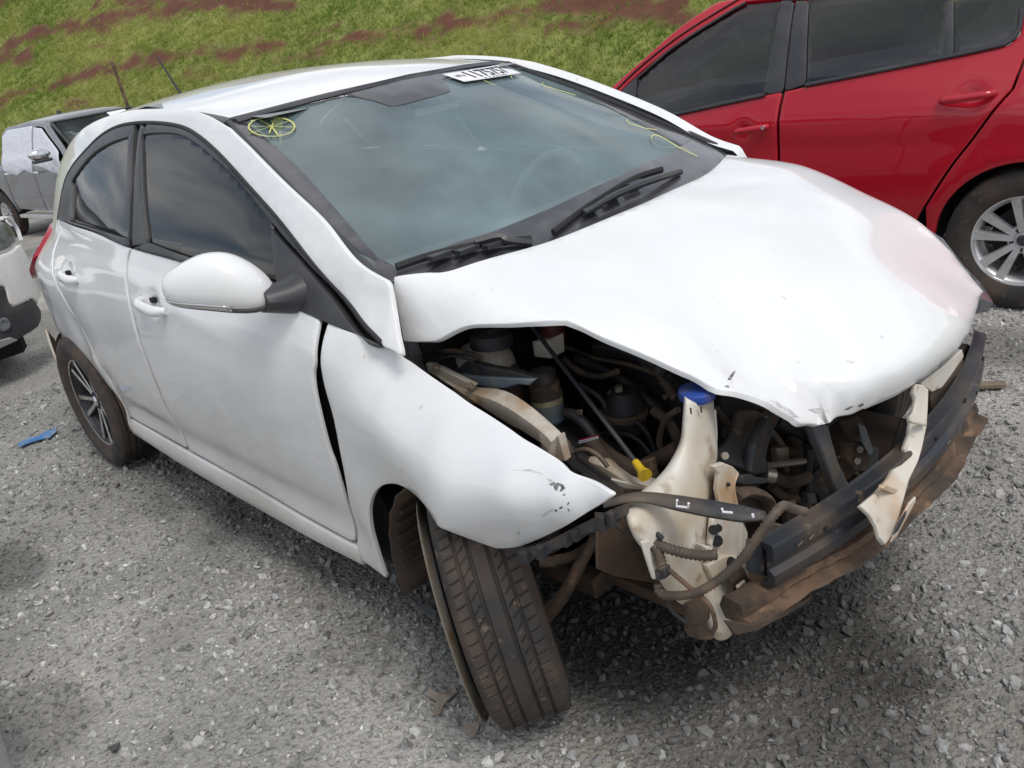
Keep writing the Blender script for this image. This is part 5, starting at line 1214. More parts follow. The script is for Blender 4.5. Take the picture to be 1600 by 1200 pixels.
# corrugated conduits
MAT['conduit'] = M_('corrugated_conduit', (.075, .058, .045), .6, dirt=[((.17, .12, .08), 20, .45, .7)])
cm = 'conduit'
tb('conduit', cm, [(975, 796, -.74), (992, 818, -.735), (1003, 840, -.73), (1030, 852, -.73), (1065, 863, -.72), (1100, 868, -.71), (1120, 866, -.70)], .0095, corr=(.0042, .13), y=-.7)
tb('conduit', cm, [(1008, 846, -.735), (1026, 858, -.735), (1033, 880, -.735), (1038, 895, -.735)], .0095, corr=(.0042, .13), y=-.7)
tb('conduit', 'conduit', [(1028, 912, -.735), (1030, 925, -.74), (1050, 931, -.74), (1085, 927, -.735), (1120, 908, -.72), (1155, 878, -.70), (1185, 838, -.68), (1203, 812, -.665), (1218, 795, -.64)], .0080, corr=(.0042, .13), y=-.7)
tb('conduit', cm, [(1215, 797, -.645), (1225, 790, -.62), (1240, 795, -.60), (1258, 800, -.58)], .0085, y=-.6)
tb('cable', 'dark_part', [(985, 800, -.725), (1010, 820, -.725), (1035, 842, -.725)], .005, y=-.7)
tb('cable', 'rusty', [(1045, 890, -.73), (1080, 920, -.73), (1108, 945, -.73), (1118, 975, -.72), (1112, 990, -.72)], .0045, y=-.7)
tb('cable', 'dark_part', [(1040, 930, -.72), (1050, 955, -.72), (1075, 975, -.71)], .004, y=-.7)
pl('cable_plug', 'black_plastic', [(1026, 888), (1042, 885), (1046, 900), (1030, 905)], .02, y=-.735)
# suspension and liner seen under the wing
liner = []
for q in np.radians(np.linspace(62, 196, 22)):
    rr = .335+.006*(int(math.degrees(q)/6) % 2)
    liner.append([(1.22+rr*math.cos(q), y, .29+rr*math.sin(q)) for y in (-.79, -.72, -.60, -.46)])
MB().loft(liner, closed=False).build('wheel_liner', 'brown_plastic', CAR, solid=.004)
for k in range(5):
    q = math.radians(150+8*k); 
    MB().tube([(1.22+.325*math.cos(q), -.77, .29+.325*math.sin(q)), (1.22+.325*math.cos(q), -.56, .29+.325*math.sin(q))], .006, 6, 2).build('liner_rib', 'brown_plastic', CAR)
MB().plate([(1.22+.335*math.cos(q), -.47, .29+.335*math.sin(q)) for q in np.radians(np.linspace(60, 196, 16))], .006, (0, -1, 0)).build('liner_back', 'brown_plastic', CAR)
pl('splash_panel', 'brown_plastic', [(930, 800), (985, 805), (1060, 840), (1065, 912), (1020, 910), (960, 900), (932, 888)], .008, x=1.54)
tb('control_arm', 'rusty', [(930, 840, -.60), (905, 885, -.62), (880, 930, -.64), (850, 965, -.66)], [.020, .024, .026, .03], y=-.6, flat=.6)
tb('tie_rod', 'rusty', [(930, 850, -.58), (890, 872, -.60), (845, 880, -.64)], .014, y=-.6)
tb('brake_pipe', 'brown_plastic', [(965, 822, -.70), (985, 835, -.70), (1005, 848, -.70)], .006, y=-.7)
MB().tube([(1.23, -.56, .36), (1.18, -.54, .55), (1.14, -.53, .78)], .032, 12, 3).build('suspension_strut', 'brown_plastic', CAR)
MB().box((1.22, .0, .22), (.10, .52, .03)).build('subframe', 'brown_plastic', CAR, bevel=.008)

# ------------------------------------------------------------------ more of the bay: looms, pipes, brackets, dust
rq_ = random.Random(11)
for pts, r, mt, dp in (
    ([(1060, 640), (1040, 655), (1030, 690), (1038, 720)], .007, 'conduit', -.42), ([(905, 600), (940, 625), (950, 660), (945, 690)], .006, 'black_plastic', -.42),
    ([(880, 560), (905, 580), (935, 588), (965, 580)], .008, 'conduit', -.36), ([(1000, 560), (1030, 585), (1052, 620)], .010, 'brown_plastic', -.33),
    ([(840, 530), (880, 540), (930, 560), (985, 570), (1040, 590)], .006, 'conduit', -.30), ([(1020, 640), (1045, 660), (1060, 690)], .012, 'brown_plastic', -.40),
    ([(660, 556), (700, 548), (730, 552), (752, 560)], .007, 'conduit', -.60), ([(690, 560), (715, 556), (740, 566)], .004, 'black_plastic', -.63),
    ([(893, 708), (915, 702), (935, 712), (950, 730)], .005, 'conduit', -.60), ([(870, 680), (885, 690), (893, 708)], .006, 'conduit', -.61)):
    tb('bay_hose', mt, pts, r, y=dp)
for pts, r, mt, dx_ in (
    ([(1175, 650), (1200, 670), (1222, 700), (1228, 735)], .010, 'conduit', 1.56), ([(1210, 690), (1232, 705), (1255, 700), (1275, 690)], .012, 'brown_plastic', 1.55),
    ([(1225, 645), (1240, 690), (1243, 740), (1235, 790)], .016, 'brown_plastic', 1.54), ([(1250, 655), (1268, 690), (1272, 740), (1262, 790)], .008, 'conduit', 1.58),
    ([(1160, 770), (1180, 790), (1210, 795), (1240, 785)], .007, 'conduit', 1.68), ([(1205, 760), (1225, 775), (1250, 780), (1270, 800)], .010, 'brown_plastic', 1.62),
    ([(1295, 690), (1315, 740), (1322, 765)], .006, 'conduit', 1.62), ([(1335, 735), (1350, 745), (1368, 735), (1380, 715)], .007, 'conduit', 1.64),
    ([(1120, 640), (1135, 660), (1150, 690)], .008, 'conduit', 1.56), ([(1140, 765), (1150, 790), (1168, 812)], .006, 'conduit', 1.69)):
    tb('bay_hose', mt, pts, r, x=dx_)
for pts, mt, dx_ in (
    ([(1215, 660), (1258, 662), (1262, 780), (1222, 790)], 'brown_plastic', 1.50), ([(1225, 800), (1262, 790), (1266, 840), (1230, 850)], 'brown_plastic', 1.58),
    ([(1300, 720), (1322, 705), (1335, 720), (1330, 745), (1306, 752)], 'rusty', 1.60), ([(1352, 690), (1368, 700), (1365, 740), (1350, 745)], 'black_plastic', 1.66),
    ([(1170, 655), (1190, 640), (1215, 650), (1205, 668)], 'brown_plastic', 1.56), ([(1275, 770), (1300, 765), (1305, 790), (1280, 798)], 'dark_part', 1.60),
    ([(1208, 700), (1226, 696), (1230, 720), (1212, 724)], 'steel', 1.57)):
    pl('bay_bracket', mt, pts, .02, x=dx_)
for k in range(7):
    px, py = rq_.choice([(1215, 705), (1240, 672), (1330, 690), (1318, 728), (1150, 650), (985, 600), (940, 610), (1040, 610), (1025, 700), (905, 720), (965, 700), (715, 590)])
    px += rq_.uniform(-14, 14); py += rq_.uniform(-14, 14); fx = px > 1110
    c = at(px, py, x=1.61) if fx else at(px, py, y=-.40)
    MB().lathe([(.001, .006), (.006, .006), (.007, 0), (.001, 0)], c, VD, 6).build('bay_bolt', 'brown_plastic', CAR)
# clips on the washer bottle and seams
tb('bottle_seam', 'milky', [(1117, 640), (1119, 690), (1112, 745), (1107, 800), (1106, 850)], .0025, parent=WBO, x=1.652)
for a, b_ in ((1078, 637), (1094, 635)): pl('bottle_slot', 'dark_part', [(a, b_), (a+2, b_), (a+3, b_+10), (a+1, b_+10)], .001, bevel=None, parent=WBO, x=1.668)
# holes and welds of the crash beam
for yy, dz in ((-.40, -.022), (-.22, -.072), (.02, -.020), (.22, -.022), (.36, -.070), (.46, -.022)):
    z0_ = .535+.03*(yy+.535)/1.09
    MB().lathe([(.001, .0012), (.006, .0012), (.006, -.002), (.001, -.002)], (beam_x(yy)+.0005, yy, z0_+dz), (1, .0, 0), 10).build('beam_hole', 'dark_void', BM_)
for yy in (-.47, -.44, -.30, -.12, .10, .30):
    z0_ = .535+.03*(yy+.535)/1.09
    MB().box((beam_x(yy)+.001, yy, z0_-.02-.05*(yy > -.2)), (.0008, .009, .0016)).build('beam_scratch', 'steel', BM_)
# ================================================================== red hatchback parked the other way round
RED = empty('red_car', (.3, 2.05, 0)); tag(RED, 'red hatchback with dark tinted windows parked beyond the white one', 'car')
RO = np.array([.3, 2.05, 0]); re_ = np.array([1, .14, 0])/math.hypot(1, .14); rn_ = np.array([.14, -1, 0])/math.hypot(1, .14)
RB = pchip([.0, .18, .26, .34, .5, .66, .78, .86, .93, 1.0, 1.1, 1.25, 1.36, 1.43, 1.48], [-.10, -.05, -.015, -.025, -.008, 0, -.004, -.001, -.022, -.048, -.095, -.17, -.235, -.29, -.36])
RT = pchip([-2.2, -1.9, -1.5, -.8, 0, .8, 1.4, 1.8, 2.05], [-.42, -.16, -.06, -.012, 0, 0, -.02, -.07, -.25])
RG = pchip([-2, -1.2, -.8, -.3, .3, 1, 1.6, 2], [-.10, -.06, -.03, -.008, 0, -.01, -.05, -.10])
_h1 = (-.11, .853); _h2 = (.885, .925)
def rs(s, z):
    g = np.clip((z-.88)/.15, 0, 1); return RB(z)+RT(s)+g*RG(s)-.020*gauss(s, z, *_h1, .040, .034)-.020*gauss(s, z, *_h2, .045, .036)+.006*gauss(s, z, .5, .80, .5, .035)
def fRed(off=0., world=False):
    def f(u, v):
        X = RO+np.outer(u, re_)+np.outer(rs(u, v)+off, rn_)+np.outer(v, [0, 0, 1]); return X if world else X-RO
    return f
def gRed(X):
    d = X-RO; return d@rn_-rs(d@re_, X[:, 2])
def rp(*px): 
    out = []
    for a, b in px:
        X = on(a, b, gRed, 1., 9.); out.append(((X-RO)@re_, X[2]))
    return np.array(out)
ON = tuple(rn_)
beltf = rp((1031, 182), (1067, 175), (1130, 162), (1195, 149)); beltr = rp((1224, 143), (1257, 136), (1350, 117), (1474, 92), (1535, 78))
seam = crom(rp((1224, 143), (1217, 175), (1215, 205), (1216, 240)), 4); seam = np.vstack([seam, [(seam[-1][0]+.0, .45), (seam[-1][0]+.01, .25)]])
rseam = crom(rp((1588, 134), (1560, 163), (1520, 217), (1484, 263), (1444, 325)), 4); rseam = np.vstack([rseam, [(rseam[-1][0]-.03, .40), (rseam[-1][0]-.04, .25)]])
sx = seam[0][0]
dashed = [(-.95, .25), (-.98, .60), (-.99, .90)]
rdf = cat([(-.97, .925), (-.70, .935)], beltf, [seam[0]-[.012, 0]], seam[1:]-[.006, 0], [(-.93, .25)], [(-.96, .6)])
qg = rp((1540, 79), (1577, 70), (1594, 54), (1600, 20))
rtop = [(qg[-1][0]+.005, 1.33), (qg[-1][0]+.05, 1.34), (qg[-1][0]+.06, 1.20), (qg[-1][0]+.035, 1.10)]
rdr = cat([seam[0]+[.006, 0]], beltr[1:-1], qg, rtop, rseam[1:]-[.005, 0], [(seam[-1][0]+.006, .25)], (seam[::-1]+[.006, 0])[1:-1])
RDF = panel('front_door', rdf, fRed(), 'red', RED, ON, step=.022, r=.005, th=.012); RDR = panel('rear_door', rdr, fRed(), 'red', RED, ON, step=.022, r=.005, th=.012)
RWX = 1.155
rarch = crom(rp((1447, 350), (1467, 333), (1500, 298), (1550, 268), (1600, 252)), 4); wc = float(((at(1592, 405, y=2.2)-RO)@re_))
ra = np.array([(wc+.345*math.cos(q), .31+.345*math.sin(q)) for q in np.linspace(math.radians(176), math.radians(5), 24)])
rq = cat((rseam[::-1][2:-1])+[.005, 0], np.array(rtop[::-1][:3])+[.006, 0], [(1.30, 1.385), (1.45, 1.37), (1.72, 1.15), (1.86, .95), (1.92, .7), (1.88, .45), (1.85, .30)], ra[::-1], [(rseam[-1][0]+.05, .28)])
panel('rear_quarter', rq, fRed(-.001), 'red', RED, ON, step=.05, r=.006, th=.03)
rail_lo = crom(rp((962, 150), (995, 118), (1055, 70), (1134, 20), (1165, 2)), 4)
rail = cat(rail_lo, [(.15, 1.395), (.6, 1.415), (1.0, 1.41), (1.28, 1.38)], [(1.30, 1.42), (1.0, 1.45), (.6, 1.455), (.15, 1.44)], crom(rp((1120, 3), (1060, 44), (1005, 92), (948, 143)), 4), [(-1.0, .97), (-.96, .945)])
panel('cant_rail', rail, fRed(-.002), 'red', RED, ON, step=.04, r=.005, th=.03)
MB().tube([X-RO for X in fRed(.004, True)(rail_lo[:, 0], rail_lo[:, 1]+.030)], .004, 6, 1).build('roof_gutter', 'rubber', RED)
rfw = cat([(-.975, .93), (-.95, .6), (-.94, .25)], [(-1.0, .25)], [( -1.38+.345*math.cos(q), .30+.345*math.sin(q)) for q in np.linspace(0, math.pi, 16)], [(-1.85, .30), (-1.95, .55), (-1.75, .80), (-1.3, .91)])
panel('front_wing', rfw, fRed(-.001), 'red', RED, ON, step=.06, r=.006, th=.03)
panel('sill', cat([(-1.0, .245), (.75, .245), (.72, .17), (-1.0, .17)]), fRed(-.004), 'red', RED, ON, step=.06, r=.01, th=.05)
# glass and black frames
gfr = cat(crom(rp((991, 160), (996, 126), (1055, 75), (1134, 25), (1165, 8)), 4), [(.10, 1.385), (.30, 1.39)], rp((1220, 1), (1196, 147), (1130, 160), (1067, 173), (1031, 181)))
panel('window_glass', gfr, fRed(-.008), 'tint', RDF, ON, step=.03, r=.001, th=.003)
gre = cat(rp((1262, 1), (1259, 130), (1350, 113), (1474, 88), (1481, 1)), [(1.08, 1.33), (.48, 1.36)])
panel('window_glass', gre, fRed(-.008), 'tint', RDR, ON, step=.03, r=.001, th=.003)
gq = cat(rp((1489, 1), (1489, 85), (1540, 75)), crom(rp((1555, 72), (1577, 64), (1590, 45), (1593, 20)), 3), [(1.29, 1.25), (1.15, 1.31)])
panel('quarter_glass', gq, fRed(-.008), 'tint', RED, ON, step=.03, r=.001, th=.003)
panel('pillar_trim', cat(rp((1221, 1), (1241, 1), (1224, 143), (1196, 148)), ), fRed(.001), 'black_trim', RDF, ON, step=.05, r=.002, th=.02)
panel('pillar_trim', cat(rp((1244, 1), (1264, 1), (1259, 131), (1226, 143))), fRed(.001), 'black_trim', RDR, ON, step=.05, r=.002, th=.02)
panel('window_divider', cat(rp((1480, 1), (1490, 1), (1490, 87), (1474, 90))), fRed(.001), 'black_trim', RDR, ON, step=.05, r=.002, th=.02)
panel('mirror_sail', cat(rp((962, 150), (995, 119), (992, 161), (985, 168))), fRed(.001), 'black_trim', RDF, ON, step=.05, r=.002, th=.02)
def rtube(px, r, name, par, off=.002):
    q = rp(*px); X = fRed(off)(q[:, 0], q[:, 1]); return MB().tube(X, r, 8, 4, flat=.8).build(name, 'black_trim', par)
rtube([(1031, 183), (1067, 176), (1130, 162), (1196, 148)], .013, 'belt_moulding', RDF)
rtube([(1259, 133), (1350, 115), (1474, 90), (1535, 77), (1575, 66), (1592, 45), (1596, 15)], .013, 'belt_moulding', RDR)
rtube([(996, 122), (1055, 72), (1134, 22), (1165, 4)], .008, 'window_seal', RDF)
def fRedS(off):
    return lambda u, v: np.outer(u, re_)+np.outer(RB(v)+RT(u)+off, rn_)+np.outer(v, [0, 0, 1])
def rhandle(a, b, par, lock):
    A, B_ = rp(a, b); n = 9; P = []
    for t in np.linspace(0, 1, n):
        s, z = A+(B_-A)*t; k = 1-(2*t-1)**6; P.append(fRedS(.006+.026*k)(np.array([s]), np.array([z]))[0])
    h = MB().tube(P, [.011, .014, .015, .015, .015, .015, .015, .014, .011], 10, 2, flat=1.1).build('door_handle', 'red', par)
    if lock: 
        X = fRed(.04)(np.array([B_[0]-.012]), np.array([B_[1]]))[0]; MB().lathe([(.001, .006), (.009, .006), (.010, 0), (.001, 0)], X, ON, 14).build('door_lock', 'chrome', h)
rhandle((1150, 205), (1201, 197), RDF, True); rhandle((1470, 157), (1556, 144), RDR, False)
W_R = fRed(-.085, True)(np.array([wc]), np.array([.31]))[0]-RO
rw = wheel(RED, 'rear_wheel', tuple(W_R), ON, 'silver', False, R=.305, spin=.25)
wheel(RED, 'front_wheel', tuple(RO*0+np.array(re_)*(wc-2.47)+np.array(rn_)*-.11+[0, 0, .305]), ON, 'silver', False, R=.305)
def rbox(name, s0, s1, d0, d1, z0, z1, mat, ch=.2):
    c = re_*(s0+s1)/2+rn_*(d0+d1)/2+[0, 0, (z0+z1)/2]; R = np.array([re_, -rn_, [0, 0, 1]]).T
    return MB().box(c, (abs(s1-s0)/2, abs(d1-d0)/2, (z1-z0)/2), R, ch).build(name, mat, RED)
rbox('inner_body', -1.0, wc-.36, -.10, -1.5, .22, .90, 'dark_void'); rbox('inner_body', wc-.40, 1.85, -.32, -1.4, .28, .95, 'dark_void')
rbox('rear_bumper', 1.80, 1.95, -.22, -1.45, .25, .60, 'red', .6)
lin = []
for q in np.linspace(math.radians(-5), math.radians(185), 18): lin.append([re_*(wc+.35*math.cos(q))+rn_*d+[0, 0, .31+.35*math.sin(q)] for d in (-.04, -.14, -.30)])
MB().loft(lin, closed=False).build('wheel_liner', 'dark_void', RED)
rows = []
for s, z, h in ((-.62, 1.24, .50), (-.25, 1.42, .54), (.2, 1.475, .55), (.7, 1.48, .55), (1.2, 1.44, .53), (1.5, 1.36, .50)):
    rows.append([re_*s+rn_*(-.83+h*t)+[0, 0, z-.05*t*t-.05*t**6] for t in np.linspace(1, -1, 9)])
MB().loft(rows, closed=False).build('roof', 'red', RED, solid=.02)
rows = []
for s, z, h in ((-1.12, .96, .66), (-.62, 1.24, .51)):
    rows.append([re_*(s-.12*(1-t*t))+rn_*(-.83+h*t)+[0, 0, z] for t in np.linspace(1, -1, 9)])
MB().loft(rows, closed=False).build('windshield', 'tint', RED, solid=.005)
rows = []
for s, z, h in ((-1.08, .97, .68), (-1.5, .90, .68), (-1.85, .78, .62), (-2.0, .66, .50)):
    rows.append([re_*(s-.10*(1-t*t))+rn_*(-.83+h*t)+[0, 0, z-.05*t*t] for t in np.linspace(1, -1, 9)])
MB().loft(rows, closed=False).build('bonnet', 'red', RED, solid=.01)
rbox('front_bumper', -2.12, -1.90, -.30, -1.36, .22, .64, 'red', .6)

# ================================================================== grey pick-up behind
gt = -.536; TO = np.array([-13.61, 2.02, gt])
TR = empty('pickup_truck', tuple(TO)); TR.rotation_euler = (0, 0, .137); tag(TR, 'grey double-cab pick-up with white plastic taped over its side windows', 'truck')
tz = pchip([.3, .45, .7, .95, 1.15, 1.24, 1.33, 1.5, 1.68, 1.8], [.05, .02, -.005, 0, .012, .035, .08, .14, .22, .34])
def fT(off=0.): return lambda u, v: np.c_[u, tz(v)-off+np.clip(u-3.1, 0, 2)**2*.25, v]
def gT(X): d = X-TO; return d[:, 1]-(tz(d[:, 2])+np.clip(d[:, 0]-3.1, 0, 2)**2*.25)
OT = (0, -1, .1)
wa = lambda cx, r=.45: [(cx+r*math.cos(q), .39+r*math.sin(q)) for q in np.linspace(math.pi, 0, 18)]
panel('bed_side', cat([(-1.2, 1.16), (-1.2, .55), (-.46, .48)], wa(0), [(.50, .48), (.54, 1.16)]), fT(), 'grey_paint', TR, OT, step=.1, r=.02, th=.04)
RD_ = panel('rear_door', cat([(.56, 1.21), (.56, .47), (1.45, .45), (1.55, .46), (1.58, 1.22)]), fT(.004), 'grey_paint', TR, OT, step=.1, r=.015, th=.04)
FD_ = panel('front_door', cat([(1.595, 1.22), (1.57, .46), (2.56, .47), (2.62, .8), (2.60, 1.17)]), fT(.004), 'grey_paint', TR, OT, step=.1, r=.015, th=.04)
panel('front_wing', cat([(2.62, 1.17), (2.64, .8), (2.60, .47)], wa(3.08), [(3.6, .6), (3.75, .95), (3.4, 1.02)]), fT(), 'grey_paint', TR, OT, step=.1, r=.02, th=.04)
panel('cab_frame', cat([(.56, 1.22), (.58, 1.57), (.72, 1.65), (1.75, 1.67), (1.95, 1.64), (2.66, 1.20), (2.76, 1.19), (2.05, 1.69), (1.75, 1.73), (.66, 1.71), (.52, 1.61), (.50, 1.22)]), fT(), 'grey_paint', TR, OT, step=.08, r=.012, th=.04)
panel('window_sheet', cat([(.57, 1.08), (.58, 1.58), (.74, 1.67), (1.58, 1.685), (1.60, 1.15), (1.55, 1.02), (1.3, 1.08), (1.0, 1.0)]), fT(.02), 'sheet', RD_, OT, step=.05, r=.01, th=.01)
panel('window_sheet', cat([(1.66, 1.66), (1.90, 1.64), (2.45, 1.30), (2.50, .98), (2.2, 1.02), (1.95, 1.10), (1.66, 1.14)]), fT(.02), 'sheet', FD_, OT, step=.05, r=.01, th=.01)
panel('cab_pillar', cat([(1.58, 1.21), (1.66, 1.21), (1.68, 1.68), (1.58, 1.68)]), fT(.006), 'grey_paint', TR, OT, step=.1, r=.01, th=.02)
for s, d_ in ((1.70, FD_), (.68, RD_)): MB().tube([fT(.05)(np.array([s+k]), np.array([1.04]))[0] for k in (0, .08, .16)], .018, 8, 3).build('door_handle', 'chrome', d_)
rows = []
for s, z, h0 in ((.55, 1.65, .0), (.75, 1.74, 0), (1.3, 1.77, 0), (1.8, 1.755, 0), (2.03, 1.70, 0)):
    rows.append([(s, .93+t*.68, z-.06*abs(t)**3) for t in np.linspace(-1, 1, 9)])
MB().loft(rows, closed=False).build('roof', 'grey_paint', TR, solid=.02)
rows = []
for s, z, h in ((2.04, 1.685, .64), (2.78, 1.20, .74)): rows.append([(s+.10*(1-t*t), .93+t*h, z) for t in np.linspace(-1, 1, 9)])
TWS = MB().loft(rows, closed=False).build('windshield', 'clear', TR, solid=.006)
for sg in (-1, 1): MB().tube([(2.05, .93+sg*.645, 1.685), (2.42, .93+sg*.70, 1.445), (2.79, .93+sg*.745, 1.20)], .022, 6, 3).build('glass_trim', 'black_trim', TWS)
MB().tube([(2.04+.10*(1-t*t), .93+t*.64, 1.69) for t in np.linspace(-1, 1, 9)], .03, 6, 1, flat=.6).build('glass_trim', 'black_trim', TWS)
MB().plate([(2.16, 1.10, 1.685), (2.12, 1.42, 1.685), (2.24, 1.44, 1.60), (2.28, 1.10, 1.60)], .004).build('lot_sticker', 'sticker', TWS)
V0, F0 = ico(3); mesh('airbag', V0*[.24, .36, .22]+[2.28, .85, 1.27], F0, 'airbag', TR)
MB().box((1.7, .93, .9), (1.0, .70, .45)).build('cabin', 'dark_void', TR); MB().box((.9, .93, 1.4), (.3, .5, .3)).build('cabin', 'seat', TR)
MB().box((-.35, .93, .80), (.84, .78, .22)).build('load_bed', 'dark_void', TR); MB().box((-.33, .93, 1.10), (.86, .86, .03)).build('bed_cover', 'black_trim', TR, bevel=.01)
rows = []
for s, z, h in ((2.80, 1.19, .80), (3.3, 1.15, .82), (3.75, 1.0, .78), (3.9, .85, .70)): rows.append([(s+.06*(1-t*t), .93+t*h, z-.04*t*t) for t in np.linspace(-1, 1, 9)])
MB().loft(rows, closed=False).build('bonnet', 'grey_paint', TR, solid=.02)
MB().box((3.75, .93, .62), (.18, .82, .22), ch=.5).build('front_bumper', 'grey_paint', TR, bevel=.03)
mroot = MB(); mc = np.array([2.40, -.18, 1.30]); rows = []
for t in np.linspace(0, 1, 7):
    k = math.sin(math.pi*min(max(t, .03), .97))**.5; c = mc+[-.02*t, .14-.30*t, .02*t]
    rows.append([c+np.array([.07*k*math.cos(q), 0, .085*k*math.sin(q)]) for q in np.linspace(0, 2*np.pi, 12, endpoint=False)])
TM = MB().loft(rows).build('door_mirror', 'chrome', TR)
MB().box(mc+[0, .0, -.075], (.06, .13, .022), ch=.5).build('mirror_foot', 'black_trim', TM)
MB().box((1.3, .80, 1.79), (.05, .02, .035), ch=.5).build('roof_fin', 'black_trim', TR)
MB().box((1.65, .0, .38), (.95, .07, .025)).build('side_step', 'alloy', TR)
for x in (0, 3.08):
    w_ = wheel(TR, 'truck_wheel', (x, .10, .38), (0, -1, 0), 'silver', False, R=.37); w_.scale = (1, 1, 1)
for x in (0, 3.08): 
    lin = [[(x+.46*math.cos(q), y, .39+.46*math.sin(q)) for y in (.0, .2, .4)] for q in np.linspace(math.pi, 0, 14)]
    MB().loft(lin, closed=False).build('wheel_liner', 'dark_void', TR)

# ================================================================== white crossover nose at the left edge
XO = np.array([-3.0, -1.27, -.03]); XC = empty('white_crossover', tuple(XO)); tag(XC, 'white crossover with broken bumper corner and black cladding at left edge', 'car')
def xf(y, z): return -.22*(np.abs(y)/.86)**5-.05*np.clip((z-.62)/.4, 0, 1)**2-.06*np.clip((.30-z)/.2, 0, 1)
def fX(off=0.): return lambda u, v: np.c_[xf(u, v)+off, u, v]
def gX(X): d = X-XO; return d[:, 0]-xf(d[:, 1], d[:, 2])
def xp(*px): return np.array([(on(a, b, gX, 2., 8.)-XO)[[1, 2]] for a, b in px])
up_b = xp((2, 398), (20, 392), (33, 380)); 
corner = crom(cat(up_b[-1:], xp((46, 405), (56, 432), (63, 455))), 4)
torn = crom(xp((60, 475), (54, 468), (48, 467), (32, 475), (17, 476), (9, 449), (1, 446)), 3)
OX = (1, 0, 0)
half = cat([(0, up_b[0][1]-.04)], [(.45, up_b[0][1]-.02)], up_b, corner[1:], torn, [(.42, torn[-1][1]+.01), (0, torn[-1][1]+.02)])
panel('bumper_cover', half, fX(), 'white', XC, OX, step=.04, r=.008, th=.02); panel('bumper_cover', half*[-1, 1], fX(), 'white', XC, OX, step=.06, r=.008, th=.02)
lampo = cat(xp((1, 345), (12, 346), (23, 360), (29, 376), (18, 388), (2, 393)), [(.50, up_b[0][1]+.01), (.50, up_b[0][1]+.10)])
for sg in (1, -1): panel('headlamp', lampo*[sg, 1], fX(-.004), 'lens', XC, OX, step=.05, r=.02, th=.06)
rim_ = crom(xp((2, 341), (14, 342), (26, 356), (33, 376)), 4)
MB().tube(fX(.0)(rim_[:, 0], rim_[:, 1]), .012, 6, 1).build('lamp_surround', 'white', XC)
clad = cat(torn[::-1][1:-1]-[0, .008], xp((66, 486), (66, 500), (60, 512), (30, 530), (1, 545)), [(.40, .20), (0, .19)], [(0, torn[-1][1]+.01)])
panel('cladding', clad, fX(-.006), 'black_trim', XC, OX, step=.04, r=.01, th=.03); panel('cladding', clad*[-1, 1], fX(-.006), 'black_trim', XC, OX, step=.06, r=.01, th=.03)
fg = xp((6, 507))[0]; MB().lathe([(.001, .012), (.030, .012), (.036, .004), (.040, 0), (.001, 0)], fX(.0)(fg[:1], fg[1:])[0], (1, .25, 0), 20).build('fog_lamp', 'lens', XC)
tr_ = xp((1, 531), (15, 527), (30, 531), (14, 538), (1, 544)); panel('skid_trim', cat(tr_, [(.40, tr_[-1][1]-.01), (.40, tr_[0][1])]), fX(.006), 'silver_paint', XC, OX, step=.04, r=.005, th=.02)
rows = []
for x, z, h in ((-.06, .93, .70), (-.45, 1.02, .76), (-.95, 1.06, .76), (-1.15, 1.08, .74)): rows.append([(x+.05*(1-t*t), t*h, z-.06*t*t) for t in np.linspace(-1, 1, 9)])
MB().loft(rows, closed=False).build('bonnet', 'white', XC, solid=.02)
rows = []
for x, z, h in ((-1.12, 1.07, .72), (-1.9, 1.55, .58)): rows.append([(x+.10*(1-t*t), t*h, z) for t in np.linspace(-1, 1, 9)])
MB().loft(rows, closed=False).build('windshield', 'tint', XC, solid=.006)
MB().box((-.75, 0, .22), (.45, .74, .10), ch=.3).build('underbody_shade', 'dark_void', XC)  # dark box standing in for the shadow below the nose
MB().box((-2.0, 0, .60), (1.70, .78, .36), ch=.3).build('body_shell', 'white', XC, bevel=.05); MB().box((-2.6, 0, 1.26), (.9, .60, .30), ch=.4).build('cabin_shell', 'tint_shell', XC, bevel=.06)
for sg in (1, -1): wheel(XC, 'front_wheel', (-1.0, sg*.70, .31), (0, sg, 0), 'silver', False, R=.31)

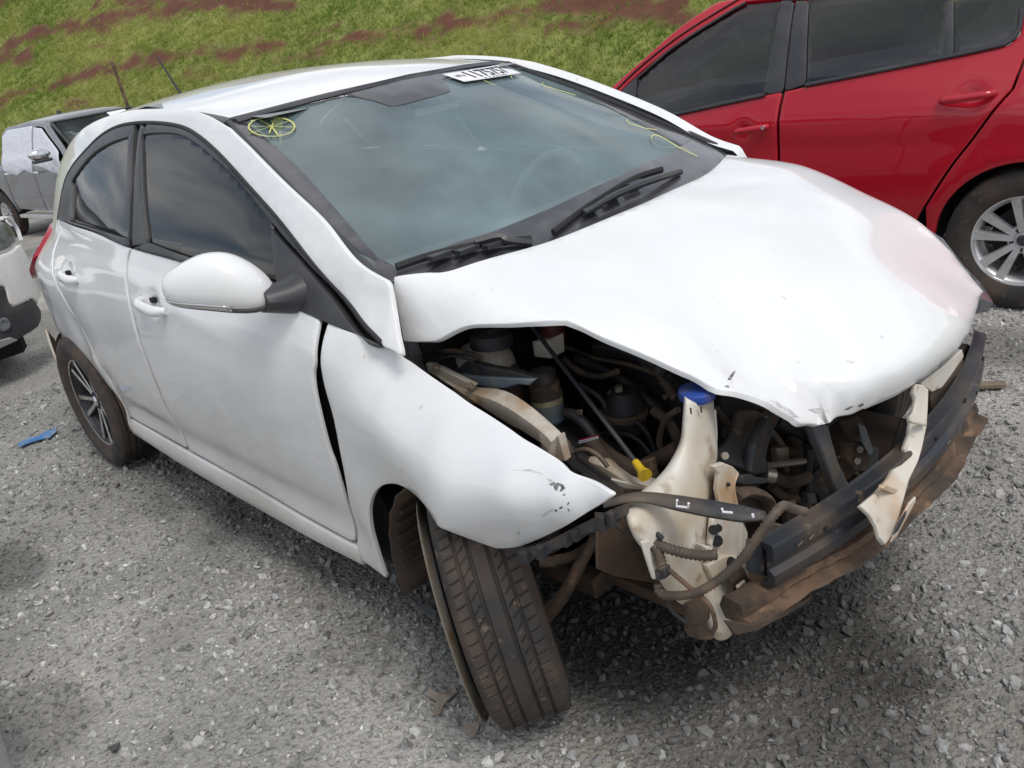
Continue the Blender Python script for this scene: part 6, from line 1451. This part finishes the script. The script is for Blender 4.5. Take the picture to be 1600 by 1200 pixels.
# ================================================================== small things
# grey panel edge in the bottom left corner
rows = []
for x in np.linspace(-.6, .78, 12):
    y = -1.668-.02*((.78-x)/1.4)-.10*max(0, (x-.55)/.23)**2
    rows.append([(x, y-.01, .36), (x, y+.004, .30), (x, y, .20), (x, y-.006, .12), (x, y-.03, .07), (x, y-.06, .06), (x, y-.07, .36)])
GP = MB().loft(rows).build('bumper_piece', 'silver_paint', None, sharp=50); tag(GP, 'smooth grey bumper piece poking into the bottom left corner', 'bumper')
# rusty stake
A_, B_ = at(175, 97, x=-12.6), at(203, 175, x=-12.5); d = (B_-A_)/np.linalg.norm(B_-A_)
SK = MB().tube([A_, B_+d*1.6], [.03, .022], 6, 3).build('stake', 'rusty'); tag(SK, 'thin rusty stake leaning on the grass bank', 'stake')
def scrap(name, px, mat, label, cat_, th=.004, lift=.010):
    P = np.array([at(a, b, z=0.) for a, b in px]); P[:, 2] = np.array([float(ground_z(np.array([p[0]]), np.array([p[1]]))[0]) for p in P])+lift+np.array([.006*math.sin(3.1*i) for i in range(len(P))])
    o = MB().plate(P, th, (0, 0, 1)).build(name, mat, None, False); tag(o, label, cat_); return o
scrap('plastic_scrap', [(30, 699), (45, 690), (62, 688), (75, 680), (90, 674), (91, 680), (80, 689), (62, 694), (48, 697), (33, 704)], 'blue_scrap', 'torn strip of blue plastic lying on gravel near rear wheel', 'plastic scrap', lift=.016)
scrap('wood_strip', [(1522, 604), (1570, 602), (1572, 609), (1523, 613)], 'wood', 'pale flat wood strip on gravel beside the crash beam', 'wood', .012, .02)
scrap('cardboard_scrap', [(672, 1080), (690, 1092), (712, 1080), (716, 1088), (697, 1104), (690, 1122), (675, 1124), (684, 1102), (668, 1092)], 'cardboard', 'torn brown Y-shaped scrap beside the splayed front tyre', 'scrap', .003, .012)
scrap('cardboard_scrap', [(722, 1142), (752, 1135), (748, 1150), (738, 1160)], 'cardboard', 'small brown triangular scrap below the splayed front tyre', 'scrap', .003, .012)
scrap('plastic_scrap', [(653, 953), (668, 948), (684, 962), (682, 974), (672, 970)], 'silver_paint', 'small grey plastic sliver on gravel behind the front tyre', 'plastic scrap', .004, .014)
scrap('slate_chip', [(170, 1173), (190, 1165), (184, 1176), (178, 1180)], 'black_trim', 'thin dark chip lying on dusty gravel at lower left', 'chip', .004, .012)
scrap('plastic_scrap', [(50, 404), (62, 402), (60, 408), (52, 408)], 'black_plastic', 'black plastic bit on gravel between the two white cars', 'plastic scrap', .01, .015)
